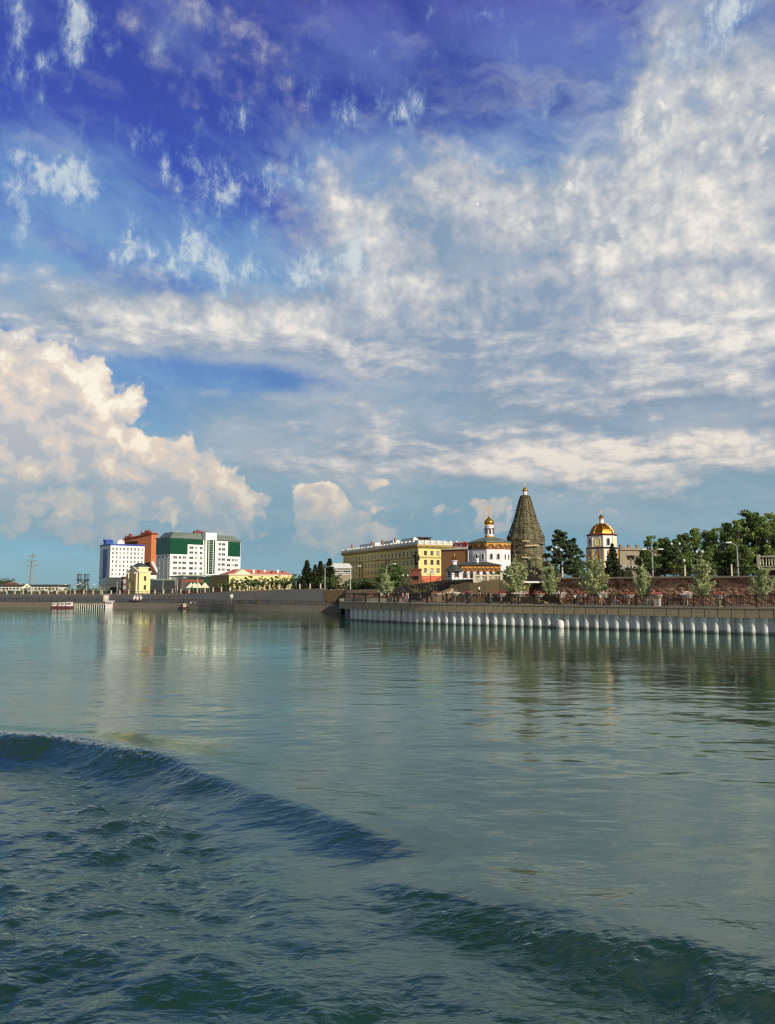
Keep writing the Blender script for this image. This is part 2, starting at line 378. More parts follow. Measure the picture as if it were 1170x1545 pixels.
mat('dark_roof', srgb(74, 78, 72), .55, .15, .8, metal=.2)
mat('white_roof', srgb(206, 208, 210), .5, .12, .8)
mat('pink_roof', srgb(206, 128, 110), .7, .15, .7, dirt=srgb(176, 104, 88))
mat('tile_red', srgb(140, 66, 48), .75, .2)
mat('orange_panel', srgb(198, 120, 78), .6, .10, .7)
mat('brown_plaster', srgb(150, 110, 74), .85, .12, .7)
mat('dark_brown', srgb(62, 44, 36), .7, .2)
mat('brick_brown', srgb(104, 60, 46), .85, .2)
mat('blue_panel', srgb(38, 72, 168), .4, .08)
mat('light_blue_panel', srgb(160, 190, 226), .4, .08)
mat('green_glass', srgb(18, 74, 48), .18, .15, .8, spec=.6)
mat('dark_glass', srgb(50, 58, 60), .12, .2, .5, spec=.7)
mat('curtain_wall', srgb(72, 84, 84), .2, .15, .6, spec=.6)
mat('frame_white', srgb(222, 222, 216), .5, .05)
mat('frame_brown', srgb(120, 92, 62), .6, .1)
mat('ornament_red', srgb(118, 58, 40), .8, .2)
mat('ornament_ochre', srgb(208, 152, 70), .8, .15)
mat('ornament_green', srgb(58, 84, 62), .8, .2)
mat('sign_red', srgb(176, 54, 56), .5, .1)
mat('sign_pink', srgb(222, 172, 172), .5, .1)
mat('wood_plank', srgb(138, 122, 90), .85, .2, 2)
mat('wood_pole', srgb(92, 82, 64), .85, .2)
mat('flower_pink', srgb(196, 104, 110), .8, .3, 4, dirt=srgb(226, 168, 168))
mat('flower_red', srgb(168, 48, 58), .8, .3, 4, dirt=srgb(90, 110, 52))
mat('flower_orange', srgb(160, 84, 66), .8, .3, 4, dirt=srgb(96, 112, 56))
mat('flower_white', srgb(226, 214, 204), .8, .2, 4, dirt=srgb(120, 130, 80))
mat('bowl_white', srgb(226, 220, 206), .7, .08)
mat('bark', srgb(84, 68, 54), .9, .3, 3)
mat('pale_bark', srgb(150, 142, 124), .9, .3, 3)
mat('asphalt', srgb(70, 70, 70), .9, .15)
mat('boat_red', srgb(96, 52, 54), .5, .15)
mat('boat_white', srgb(226, 214, 214), .5, .08)
mat('boat_brown', srgb(84, 60, 46), .6, .15)
mat('skin', srgb(206, 156, 126), .6, .05)
mat('hair_dark', srgb(44, 34, 28), .7, .1)
mat('cloth_white', srgb(236, 232, 226), .85, .05)
mat('cloth_pink', srgb(232, 170, 172), .85, .08)
mat('cloth_black', srgb(34, 34, 38), .85, .1)
mat('cloth_blue', srgb(96, 124, 150), .85, .1)
mat('cloth_tan', srgb(176, 152, 122), .85, .1)
mat('cloth_red', srgb(170, 60, 56), .85, .1)
mat('lamp_glass', srgb(232, 234, 236), .25, .03)

def window_glass_mat():
    """panes differ: dark rooms, drawn curtains, sky in the glass"""
    m, b, _ = new_mat('window_glass'); r = S(nnew('ShaderNodeObjectInfo').outputs['Random'])
    S.put(b.inputs['Base Color'], ramp(r, [(0, srgb(34, 36, 38)), (.45, srgb(58, 62, 64)), (.7, srgb(92, 94, 92)), (.86, srgb(150, 146, 136)), (1, srgb(190, 184, 170))])); b.inputs['Roughness'].default_value = .1; b.inputs['Specular IOR Level'].default_value = .7
window_glass_mat()
def stone_wall_mat():
    m, b, _ = new_mat('stone_wall'); p = coords()
    w = S.vmath('ADD', p, vscale(vsub(noise(p, 1.2, 3, .6, dim='3D', color=True), (.5, .5, .5)), .5))
    v = nnew('ShaderNodeTexVoronoi', voronoi_dimensions='3D', feature='F1'); S.put(v.inputs['Vector'], S.vmath('MULTIPLY', w, (1, 1, 1.8))); v.inputs['Scale'].default_value = 1.3
    s = nnew('ShaderNodeSeparateColor'); S.nt.links.new(v.outputs['Color'], s.inputs[0])
    n = noise(p, .5, 5, .65, dim='3D')
    cr = ramp(S(s.outputs[0]) * .65 + n * .5 - .08, [(0, srgb(92, 66, 54)), (.35, srgb(136, 100, 82)), (.6, srgb(166, 128, 104)), (.85, srgb(190, 156, 128)), (1, srgb(220, 198, 172))])
    green = smooth(noise(p, .28, 4, .6, dim='3D'), .58, .72, 0, .5)
    S.put(b.inputs['Base Color'], mix(green, cr, srgb(88, 86, 54))); b.inputs['Roughness'].default_value = .92
    S.put(b.inputs['Normal'], bump(S(v.outputs['Distance']) * -1.0 + n * .6, .22))
stone_wall_mat()
def scaffold_mat():
    m, b, _ = new_mat('scaffold_net'); p = coords()
    n = noise(S.vmath('MULTIPLY', p, (1, 1, .7)), .42, 5, .68, dim='3D'); w = nnew('ShaderNodeTexWave', wave_type='BANDS', bands_direction='Z'); S.put(w.inputs['Vector'], p)
    w.inputs['Scale'].default_value = .55; w.inputs['Distortion'].default_value = 1.2; w.inputs['Detail'].default_value = 3
    cr = ramp(n * .75 + S(w.outputs['Fac']) * .25, [(.22, srgb(40, 38, 32)), (.36, srgb(86, 88, 64)), (.43, srgb(120, 118, 92)), (.48, srgb(98, 70, 56)), (.52, srgb(60, 66, 52)), (.58, srgb(158, 150, 118)), (.64, srgb(96, 96, 70)), (.72, srgb(72, 60, 46)), (.85, srgb(160, 160, 136))], 'LINEAR')
    S.put(b.inputs['Base Color'], cr); b.inputs['Roughness'].default_value = .9; S.put(b.inputs['Normal'], bump(n, .3))
scaffold_mat()
def leaf_mat(name, dark, mid, light, trans=.25):
    m, b, o = new_mat(name)
    g = nnew('ShaderNodeNewGeometry')
    n = noise(coords(), .8, 3, .6, dim='3D')
    cr = ramp(S(g.outputs['Random Per Island']) * .7 + n * .5 - .1, [(0, dark), (.5, mid), (1, light)])
    S.put(b.inputs['Base Color'], cr); b.inputs['Roughness'].default_value = .55; b.inputs['Specular IOR Level'].default_value = .3
    t = nnew('ShaderNodeBsdfTranslucent'); S.put(t.inputs[0], cr); x = nnew('ShaderNodeMixShader'); x.inputs[0].default_value = trans
    S.nt.links.new(b.outputs[0], x.inputs[1]); S.nt.links.new(t.outputs[0], x.inputs[2]); S.nt.links.new(x.outputs[0], o.inputs[0])
leaf_mat('leaf_green', srgb(80, 108, 56), srgb(132, 156, 84), srgb(186, 198, 120), .36)
leaf_mat('leaf_dark', srgb(64, 86, 52), srgb(102, 126, 74), srgb(148, 162, 96), .36)
leaf_mat('leaf_silver', srgb(114, 132, 78), srgb(170, 182, 124), srgb(238, 240, 208), .35)
leaf_mat('leaf_olive', srgb(84, 84, 54), srgb(122, 120, 84), srgb(160, 156, 118), .25)
leaf_mat('needle_dark', srgb(44, 60, 44), srgb(70, 86, 60), srgb(114, 124, 80), .15)
# ------------------------------------------------------------------ the river: one sheet, fine near the boat, with the wake standing in it
def poly_sd(X, Y, pts, vals):
    """signed distance to a polyline (positive on the boat's side) and the value interpolated along it"""
    best = np.full(X.shape, 1e9); sd = np.zeros(X.shape); val = np.zeros(X.shape)
    for i in range(len(pts) - 1):
        (x0, y0), (x1, y1) = pts[i], pts[i + 1]; dx_, dy_ = x1 - x0, y1 - y0; L2 = dx_ * dx_ + dy_ * dy_
        t = np.clip(((X - x0) * dx_ + (Y - y0) * dy_) / L2, 0, 1)
        ex, ey = X - x0 - t * dx_, Y - y0 - t * dy_; d = np.hypot(ex, ey); k = d < best
        best[k] = d[k]; sg = np.sign(dx_ * (Y - y0) - dy_ * (X - x0)); sd[k] = (-sg * d)[k]; val[k] = (vals[i] + t * (vals[i + 1] - vals[i]))[k]
    P_ = np.array(pts); ax = P_[-1] - P_[0]; ax = ax / np.hypot(*ax); q = P_ @ ax; o_ = np.argsort(q)
    return sd, np.interp(X * ax[0] + Y * ax[1], q[o_], np.array(vals, float)[o_])
def crest(L):
    p = [on_z(a, b, h) for a, b, h in L]; return [(q.x, q.y) for q in p], [h for _, _, h in L]
def sstep(x, a, b): t = np.clip((x - a) / (b - a), 0, 1); return t * t * (3 - 2 * t)

W1 = crest([(-420, 1062, .50), (-200, 1082, .5), (0, 1100, .52), (100, 1108, .50), (200, 1127, .46), (260, 1143, .40), (310, 1166, .30), (380, 1188, .24), (460, 1212, .23), (540, 1240, .22), (600, 1262, .15), (680, 1296, .0)])
W2 = crest([(540, 1312, .0), (620, 1330, .12), (700, 1348, .22), (760, 1362, .25), (830, 1378, .26), (900, 1393, .26), (1000, 1413, .26), (1080, 1434, .24), (1170, 1460, .24), (1330, 1502, .25), (1600, 1570, .25)])
W3 = crest([(120, 1420, .0), (240, 1444, .05), (330, 1462, .09), (430, 1482, .09), (530, 1500, .07), (640, 1522, .0)])
CHOP = crest([(-420, 1105, 0), (0, 1135, 0), (150, 1160, 0), (280, 1205, 0), (400, 1272, 0), (500, 1322, 0), (600, 1345, 0), (700, 1356, 0), (830, 1386, 0), (1000, 1420, 0), (1170, 1465, 0), (1600, 1580, 0)])

r1 = 4.5 * (44 / 4.5) ** np.linspace(0, 1, 760); r2 = 44 * (6000 / 44) ** np.linspace(0, 1, 190)[1:]
rr = np.concatenate([[.05, 1.5, 3.0], r1, r2])
aa = np.radians(np.concatenate([np.linspace(-100, -34, 60)[:-1], np.linspace(-34, 34, 760), np.linspace(34, 100, 60)[1:]]))
RR, AA = np.meshgrid(rr, aa, indexing='ij'); X = RR * np.sin(AA); Y = RR * np.cos(AA)
rng = np.random.default_rng(11)
def sines(n, l0, l1, slope, spread_deg, head=0.0, sharp=0.0, cell=None):
    H = np.zeros_like(X)
    for k in range(n):
        lam = l0 * (l1 / l0) ** rng.random(); th = math.radians(head + spread_deg * rng.standard_normal()); kk = 2 * math.pi / lam
        wx = .35 * lam * np.sin(X * .9 / lam + rng.random() * 9 + Y * .5 / lam) + .6 * np.sin(X * .31 + Y * .17 + rng.random() * 9)
        ph = kk * (np.sin(th) * X + np.cos(th) * Y + wx * .55) + rng.random() * 6.283
        s = np.sin(ph)
        if sharp: s = s * (1 - sharp) + sharp * (1 - 2 * np.abs(np.sin(ph * .5 + .3)))
        keep = np.clip((lam / (2.5 * cell) - 1), 0, 1) if cell is not None else 1
        H += slope / math.sqrt(n) / kk * 1.414 * s * keep
    return H
cell = np.maximum(RR * .0026, np.gradient(rr)[:, None])
s1, a1 = poly_sd(X, Y, *W1); s2, a2 = poly_sd(X, Y, *W2); s3, a3 = poly_sd(X, Y, *W3); sc, _ = poly_sd(X, Y, *CHOP)
wob = .16 * np.sin(X * .53 + .2 * Y) + .09 * np.sin(X * 1.7 - Y * .6 + 1 + np.sin(Y * .8)) + .03 * np.sin(X * 3.9 + Y * 2.9 + 2 * np.sin(X * .7))
def profile(s, A, wn, wf, tr=.35):
    s = s + wob * np.clip(A / .3, 0, 1)
    return A * (np.where(s > 0, np.exp(-(s / wn) ** 2), np.exp(-(s / wf) ** 2)) - tr * np.exp(-((s - 2.3 * wn) / (1.1 * wn)) ** 2))
H = profile(s1, a1 * .92, .74, 1.9) + profile(s2, a2 * .85, .58, 2.3, .35) + profile(s3, a3, .45, .9)
near = np.exp(-(np.maximum(RR - 30, 0) / 12) ** 2)
chop = sstep(sc, -.3, 1.2) * np.where(RR < 60, 1, 0)
patch = .75 + .45 * np.sin(X * .55 + 1.3 * np.sin(Y * .4)) * np.sin(Y * .62 + X * .2 + 1) + .2 * np.sin(X * 1.3 + Y * .9)
chop = np.clip(chop * np.clip(patch, .25, 1.3), 0, 1.3)
face = np.exp(-((s1 - .55) / .6) ** 2) * np.clip(a1 / .45, 0, 1) ** 1.5 + .9 * np.exp(-((s2 - .5) / .5) ** 2) * np.clip(a2 / .3, 0, 1)
H += sines(30, 1.2, 5.5, .19, 42, 14, .25, cell) * chop + sines(46, .45, 1.5, .25, 55, 10, .35, cell) * (chop + .30 * face) + sines(40, .16, .5, .22, 80, 10, .35, cell) * (chop + .75 * face)
H += (sines(16, 2.5, 8, .012, 40, 5, 0, cell) + sines(22, .5, 2.2, .030, 40, 0, .2, cell) * (.6 + .4 * patch)) * np.clip(1.15 - RR / 120, .6, 1)
H += .018 * rng.standard_normal(X.shape) * np.exp(-((s1 - .15) / .3) ** 2) * np.clip(a1 / .45, 0, 1) ** 3 * np.where(RR < 40, 1, 0)
n0, n1 = X.shape
co = np.empty((n0 * n1, 3), np.float32); co[:, 0] = X.ravel(); co[:, 1] = Y.ravel(); co[:, 2] = H.ravel()
me = bpy.data.meshes.new('river_water')
idx = (np.arange(n0 - 1)[:, None] * n1 + np.arange(n1 - 1)[None, :]).ravel()
fv = np.stack([idx, idx + 1, idx + n1 + 1, idx + n1], 1).astype(np.int32)
me.vertices.add(len(co)); me.vertices.foreach_set('co', co.ravel())
me.loops.add(fv.size); me.loops.foreach_set('vertex_index', fv.ravel())
me.polygons.add(len(fv)); me.polygons.foreach_set('loop_start', np.arange(0, fv.size, 4, dtype=np.int32))
me.update(calc_edges=True); me.polygons.foreach_set('use_smooth', np.ones(len(fv), bool))
at_ = me.attributes.new('chop', 'FLOAT', 'POINT'); at_.data.foreach_set('value', np.clip(chop + face, 0, 1.6).ravel().astype(np.float32))
foam = .72 * np.exp(-((s1 - .08) / .26) ** 2) * np.clip(a1 / .5, 0, 1) ** 2 + .35 * np.exp(-((s1 - .7) / .55) ** 2) * np.clip((a1 - .3) / .2, 0, 1)
at_ = me.attributes.new('foam', 'FLOAT', 'POINT'); at_.data.foreach_set('value', (foam * np.where(RR < 45, 1, 0)).ravel().astype(np.float32))
water = struct(obj('river_water', me))
m, b, o = new_mat('water')
g = nnew('ShaderNodeNewGeometry'); p = S(g.outputs['Position'])
def attr(n): k = nnew('ShaderNodeAttribute', attribute_name=n); return S(k.outputs['Fac'])
ch = attr('chop')
wind = noise(S.vmath('MULTIPLY', p, (.5, 1.6, 1)), .035, 4, .6)
k1 = smooth(wind, .35, .68, .35, 1.15)
big = noise(S.vmath('MULTIPLY', p, (.6, 1.2, 1)), .55, 2, .5)
midn = noise(S.vmath('MULTIPLY', p, (.6, 1.3, 1)), 1.9, 3, .58, dist=.3)
fin = noise(S.vmath('MULTIPLY', p, (.8, 1.3, 1)), 6.0, 4, .62, dist=.3)
nr = lin(S.vmath('LENGTH', p, out=1), 18, 70, 1.0, .60)
hgt = big * .036 * nr + midn * (.021 * k1 * nr + .022 * ch) + fin * (.0052 * k1 * nr + .024 * ch)
N_ = bump(hgt, 1.0)
S.nt.nodes.remove(b)
body = mix(smooth(noise(p, .12, 3, .6), .35, .65), (.005, .036, .028), (.008, .046, .036))
fo = smooth(attr('foam') * (.10 + 1.9 * noise(p, 7, 6, .8)), .62, 1.0)
# light scattered back from the green depth does not follow the ripples; the mirror of the surface does
df = nnew('ShaderNodeBsdfDiffuse'); S.put(df.inputs[0], mix(fo * .8, body, (.55, .62, .62))); S.put(df.inputs['Normal'], vec(0, 0, 1))
gl = nnew('ShaderNodeBsdfGlossy'); gl.inputs[0].default_value = (.88, 1.0, .905, 1); S.put(gl.inputs['Roughness'], .02 + fo * .5); S.put(gl.inputs['Normal'], N_)
fr_ = nnew('ShaderNodeFresnel'); fr_.inputs[0].default_value = 2.3; S.put(fr_.inputs['Normal'], N_)
xs = nnew('ShaderNodeMixShader'); S.nt.links.new(fr_.outputs[0], xs.inputs[0]); S.nt.links.new(df.outputs[0], xs.inputs[1]); S.nt.links.new(gl.outputs[0], xs.inputs[2]); S.nt.links.new(xs.outputs[0], o.inputs[0])
me.materials.append(m)
# ------------------------------------------------------------------ banks, ground, quay
def resample(path, step):
    P2 = [Vector(p[:2]) for p in path]; out = [P2[0].copy()]; acc = 0.0
    for i in range(len(P2) - 1):
        a, b_ = P2[i], P2[i + 1]; L = (b_ - a).length; t = step - acc
        while t <= L: out.append(a.lerp(b_, t / L)); t += step
        acc = L - (t - step)
    return out
def smoothpath(path, n=4):
    """Catmull-Rom through the plan points"""
    P2 = [Vector(p[:2]) for p in path]; out = []
    for i in range(len(P2) - 1):
        p0, p1, p2, p3 = P2[max(i - 1, 0)], P2[i], P2[i + 1], P2[min(i + 2, len(P2) - 1)]
        for k in range(n):
            t = k / n
            out.append(.5 * ((2 * p1) + (-p0 + p2) * t + (2 * p0 - 5 * p1 + 4 * p2 - p3) * t * t + (-p0 + 3 * p1 - 3 * p2 + p3) * t ** 3))
    out.append(P2[-1]); return out
QUAY_RAW = [(90, 49.5), (43, 85.3), (23.7, 100), (16.5, 105.2), (10.8, 109.2), (5.4, 113.4), (1.5, 117.4), (-2.65, 122.0), (-5.6, 126.0), (-7.2, 129.5), (-7.75, 134), (-7.9, 142), (-9, 155), (-9.8, 168)]
QUAY = smoothpath(QUAY_RAW, 5)                    # walked from the right towards the nose of the quay
DECK = 2.9
BANK = smoothpath([(-900, 560), (-420, 335), (-250, 262), (-111, 220), (-79, 209), (-52, 198), (-36, 184), (-23.5, 175.5), (-9.8, 168)], 4)   # far waterline
UPPER = [(-900, 590), (-420, 365), (-255, 290), (-115, 236), (-82, 225), (-58, 214), (-42, 203), (-29, 196), (-16, 188)]                      # top of the far slope
STREET = [(-10, 186), (-2, 180), (4, 168), (9.5, 150), (11.3, 138.5)]
CHURCH_EDGE = [(11.3, 138.5), (14.4, 135.2), (17.2, 134.2), (20.2, 134), (23.5, 129), (27, 120)]
WALL_EDGE = [(27, 120), (51.2, 101.6), (80, 79.6), (130, 41.5)]
def gh(x, y):
    """height of the town's ground"""
    a = sstep(np.float64(x), -75, -14) * 1.7; b_ = sstep(np.float64(x), -6, 13) * 1.9 * float(sstep(np.float64(y), 320, 250))
    return 3.15 + float(a) + float(b_)
edge = UPPER + STREET + CHURCH_EDGE[1:] + WALL_EDGE[1:]
offs = [-6, 0, 6, 15, 30, 60, 110, 200, 400, 900, 2200, 6000]
vs, fs = [], []
for (x, y) in edge:
    d = Vector((x * 1.15, y + 30)).normalized()
    foot = not ((x, y) in UPPER or (x, y) in WALL_EDGE)
    for k, o_ in enumerate(offs):
        if k == 0:
            vs.append((x - d.x * 6, y - d.y * 6, 2.7) if foot else (x + .3 * d.x, y + .3 * d.y, -1.0)); continue
        px_, py_ = x + d.x * o_, y + d.y * o_; vs.append((px_, py_, gh(px_, py_) if o_ < 900 else 3.2))
nk = len(offs)
for i in range(len(edge) - 1):
    for k in range(nk - 1): fs.append((i * nk + k, (i + 1) * nk + k, (i + 1) * nk + k + 1, i * nk + k + 1))
gm = MB(); gm.add(vs, fs); struct(gm.build('ground', M('earth')))

# promenade on the quay and the lower walk under the far slope
deck_poly = [(p.x, p.y) for p in [q for q in QUAY]] 
def inset(path, k):
    out = []
    for i, p in enumerate(path):
        d = (path[min(i + 1, len(path) - 1)] - path[max(i - 1, 0)]).normalized(); out.append(p + Vector((d.y, -d.x)) * k)
    return out
dq = [(p.x, p.y) for p in inset(QUAY, .55)]
deck = MB(); deck.prism(dq + [(-12, 190), (0, 186), (8, 172), (15, 150), (20, 140), (30, 128), (140, 46)], -1.5, DECK); struct(deck.build('promenade', M('grey_paving')))
bk = [(p.x, p.y) for p in inset(BANK, .5)]
walk = MB(); walk.prism(bk + [(-8, 196), (-25, 205), (-60, 222), (-118, 246), (-255, 300), (-420, 372), (-900, 600)], -1.5, 1.45); struct(walk.build('lower_walk', M('grey_paving')))

# sheet pile quay wall with a concrete cap
qw = thing('quay_wall', 'white sheet pile river wall with brown concrete cap along the near promenade', 'quay wall')
pile_pts = resample(QUAY, 1.3)[:96]
pm = MB()
a_ = [math.pi * k / 10 for k in range(11)]
prof = [(-.65, .0), (-.42, .0)] + [(-.40 * math.cos(t), -.42 * math.sin(t)) for t in a_] + [(.42, .0), (.65, .0)]
back = [(.65, .25), (-.65, .25)]
pm.prism(prof + back, -1.5, 1.9)
pile_me = pm.mesh('pile', [M('pile_paint')]); 
def wetpile():
    """the paint is weathered dark just above the water"""
    m, b, _ = new_mat('pile_wet'); p = S(nnew('ShaderNodeNewGeometry').outputs['Position']); s = nnew('ShaderNodeSeparateXYZ'); S.put(s.inputs[0], p)
    n = noise(p, 1.7, 4, .6, dim='3D'); st = noise(S.vmath('MULTIPLY', p, (3, 3, .15)), 1.2, 4, .6, dim='3D')
    tide = smooth(S(s.outputs[2]) + (n - .5) * .5, .05, .42, 1, 0)
    rnd = S(nnew('ShaderNodeObjectInfo').outputs['Random'])
    paint = mix(smooth(st + (rnd - .5) * .22, .46, .72, 0, .75), srgb(208, 211, 210), srgb(158, 163, 158))
    rust = smooth(noise(S.vmath('MULTIPLY', p, (2.2, 2.2, .35)), 1.0, 5, .7, dim='3D') + (rnd - .5) * .2, .60, .72, 0, .6); paint = mix(rust, paint, srgb(134, 98, 70))
    S.put(b.inputs['Base Color'], mix(tide * .85, paint, srgb(92, 92, 76))); b.inputs['Roughness'].default_value = .45
    return m
wetpile(); pile_me.materials.clear(); pile_me.materials.append(M('pile_wet'))
cap_me = None
for i in range(len(pile_pts) - 1):
    p, q = pile_pts[i], pile_pts[i + 1]; mid = (p + q) / 2; d = q - p; rz = math.atan2(-d.y, -d.x)
    obj('pile', pile_me, qw, (mid.x, mid.y, 0), rz)
cap_pts = resample(QUAY, 1.45)[:90]
panel = MB().box(-.68, .68, -.62, .5, 1.80, 2.80).box(-.735, .735, -.50, .5, 1.84, 2.76)
panel_me = panel.mesh('cap_panel', M('cap_concrete'))
for i in range(len(cap_pts) - 1):
    p, q = cap_pts[i], cap_pts[i + 1]; mid = (p + q) / 2; d = q - p
    obj('cap_panel', panel_me, qw, (mid.x, mid.y, 0), math.atan2(-d.y, -d.x))
cop = MB().path_wall([(p.x, p.y) for p in inset(QUAY, -.68)], 2.80, 2.97, -1.35); cop.build('coping', M('concrete'), qw)

# the railing on the quay
rl = thing('quay_railing', 'long dark metal railing of upright bars standing on the quay edge', 'railing')
RAILP = inset(QUAY, -.15)
rp = resample(RAILP, 3.4)[:38]
post_me = MB().box(-.075, .075, -.075, .075, 2.97, 4.42).lathe([(.0, 4.42), (.07, 4.46), (.07, 4.54), (0, 4.6)], 8).mesh('post', M('railing_metal'))
for i, p in enumerate(rp):
    q = rp[min(i + 1, len(rp) - 1)]; d = q - p if i < len(rp) - 1 else rp[i] - rp[i - 1]; rz = math.atan2(-d.y, -d.x)
    obj('post', post_me, rl, (p.x, p.y, 0), rz)
    if i == len(rp) - 1: break
    L = d.length; pn = MB()
    pn.box(-L + .06, -.06, -.03, .03, 4.30, 4.36).box(-L + .06, -.06, -.02, .02, 4.14, 4.18).box(-L + .06, -.06, -.02, .02, 3.10, 3.15)
    for k in range(1, 18): x = -L * k / 18; pn.box(x - .030, x + .030, -.02, .02, 3.15, 4.30)
    pn.build('bar_panel', M('railing_metal'), rl, (p.x, p.y, 0), rz - math.pi if False else rz)

# far embankment: low sheet piled wall, railing, sloped wall, balustrade
fw = thing('embankment_wall', 'grey low river wall under the far embankment walk', 'wall')
vis = [p for p in BANK if p.x > -260]
MB().path_wall([(p.x, p.y) for p in vis], -1.5, 1.2, .5).build('wall_face', M('dark_wall'), fw)
MB().path_wall([(p.x, p.y) for p in inset(vis, -.12)], 1.2, 1.5, .8).build('cap', M('slope_cap'), fw)
rib = MB().box(-.22, .22, -.18, 0, -1.5, 1.15).mesh('rib', M('dark_wall'))
for p, q in list(zip(resample(vis, 1.5), resample(vis, 1.5)[1:]))[-42:]:
    d = q - p; obj('rib', rib, fw, (p.x, p.y, 0), math.atan2(d.y, d.x))
fr = thing('lower_railing', 'thin dark railing along the lower walk of the far embankment', 'railing')
fv_ = inset([p for p in BANK if p.x > -255], .0); top = MB(); posts = MB()
for hz, th in ((2.42, .06), (2.0, .04), (1.7, .04)): top.path_wall([(p.x, p.y) for p in fv_], hz - th, hz, .05)
top.build('rails', M('dark_metal'), fr)
def panels(parent, pts, z0, h, n, m, w=.02, zf=None):
    """barred panels between posts, one mesh stretched from post to post"""
    pn = MB().box(0, 1, -.03, .03, h - .06, h).box(0, 1, -.02, .02, .1, .15)
    for k in range(1, n): pn.box(k / n - w / 4, k / n + w / 4, -w / 2, w / 2, .15, h - .06)
    me_ = pn.mesh('bar_panel', m)
    for p, q in zip(pts, pts[1:]):
        d = q - p; a, b_ = (zf(p), zf(q)) if zf else (z0, z0)
        o_ = obj('bar_panel', me_, parent, (p.x, p.y, (a + b_) / 2), math.atan2(d.y, d.x)); o_.scale = (d.length, 1, 1)
panels(fr, resample(fv_, 4.0)[-80:], 1.45, .95, 9, M('dark_metal'))
post_f = MB().box(-.06, .06, -.06, .06, 1.5, 2.55).mesh('post', M('dark_metal'))
for p in resample(fv_, 4.0)[-80:]: obj('post', post_f, fr, (p.x, p.y, 0))
sl = thing('embankment_slope', 'dark grey sloping embankment wall below the street on the far bank', 'embankment')
up = [Vector(p) for p in UPPER if p[0] > -430]
low_edge = [p + Vector((.18, -1)).normalized() * 6.5 for p in up]
vs = []; fs = []
for a0, b0 in zip(low_edge, up):
    z = gh(b0.x, b0.y); vs += [(a0.x, a0.y, 1.35), (a0.x + .1, a0.y + .8, 2.0), (b0.x, b0.y, z + .05), (b0.x, b0.y + 2.5, z + .05), (b0.x, b0.y + 2.5, -1)]
n_ = len(up)
for i in range(n_ - 1):
    for k in range(4): fs.append((i * 5 + k, i * 5 + k + 1, (i + 1) * 5 + k + 1, (i + 1) * 5 + k))
s_ = MB(); s_.add(vs, fs); s_.build('sloped_face', M('slope_grey'), sl)
MB().path_wall([(p.x, p.y) for p in up], 0, 0, .6, zs=[gh(p.x, p.y) + .35 for p in up]).build('top_kerb', M('slope_cap'), sl)
bl = thing('street_balustrade', 'low pale balustrade with small posts along the far street edge', 'balustrade')
bp = resample(smoothpath(up, 3), 3.2); bp = [p for p in bp if p.x > -150]
post_b = MB().box(-.14, .14, -.14, .14, 0, 1.05).box(-.19, .19, -.19, .19, 1.05, 1.18).mesh('post', M('balustrade_stone'))
for p in bp[-60:]: obj('post', post_b, bl, (p.x, p.y + .3, gh(p.x, p.y) + .35))
seg = bp[-60:]
MB().path_wall([(p.x, p.y + .25) for p in seg], [gh(p.x, p.y) + 1.22 for p in seg], 0, .12, zs=[gh(p.x, p.y) + 1.32 for p in seg]).build('rail', M('dark_metal'), bl)
panels(bl, [Vector((p.x, p.y + .3)) for p in seg], 0, .95, 7, M('dark_metal'), .05, lambda p: gh(p.x, p.y) + .35)

# stone retaining wall and terrace railing on the right
sw = thing('stone_retaining_wall', 'high brown rubble stone wall holding the wooded terrace behind the promenade', 'stone wall')
we = [Vector(p) for p in WALL_EDGE]
MB().path_wall(WALL_EDGE, 2.0, 6.55, -.9).build('wall', M('stone_wall'), sw)
w_ = MB().path_wall([(p.x - .03, p.y - .04) for p in we], 6.55, 6.8, -1.3); w_.build('coping', M('concrete'), sw)
pil = MB().box(-.5, .5, -.28, .2, 2.0, 6.5).mesh('buttress', M('stone_wall'))
wr = math.atan2(101.6 - 120, 51.2 - 27)
for p in resample(we, 7.5)[1:10]: obj('buttress', pil, sw, (p.x, p.y, 0), wr)
tr = thing('terrace_railing', 'dark metal railing with pale lamp-topped posts on the stone wall', 'railing')
tp = resample(inset(we, -.5), 2.0)[:44]
MB().path_wall([(p.x, p.y) for p in tp], 7.9, 7.98, .06).path_wall([(p.x, p.y) for p in tp], 7.05, 7.1, .05).build('rails', M('railing_metal'), tr)
panels(tr, tp, 6.78, 1.12, 9, M('railing_metal'), .03)
tpost = MB().box(-.09, .09, -.09, .09, 6.8, 8.1).lathe([(.06, 8.1), (.13, 8.2), (.13, 8.33), (.05, 8.42)], 8).mesh('post', M('balustrade_stone'))
for p in resample(tp, 6.2)[:10]: obj('post', tpost, tr, (p.x, p.y, 0))

# pale stone terrace with balustrade on the far right
pt = thing('viewing_terrace', 'pale stone balustraded viewing terrace at the right edge among the trees', 'terrace')
c0 = at(1143, 838, 118); t_h = Vector((.80, -.60))
def terr(t, o_): v_ = Vector((c0.x, c0.y)) + t_h * t + Vector((.6, .8)) * o_; return (v_.x, v_.y)
zt = c0.z; zb = gz(856, 118)
MB().prism([terr(0, 0), terr(26, 0), terr(26, 6), terr(0, 6)], zb - .45, zb).build('floor_slab', M('balustrade_stone'), pt)
MB().prism([terr(.5, .5), terr(25, .5), terr(25, 5.5), terr(.5, 5.5)], 5.5, zb - .45).build('base', M('dark_brown'), pt)
MB().prism([terr(0, 0), terr(26, 0), terr(26, .35), terr(0, .35)], zt - .28, zt - .05).prism([terr(0, 0), terr(26, 0), terr(26, .35), terr(0, .35)], zb, zb + .2).build('rails', M('balustrade_stone'), pt)
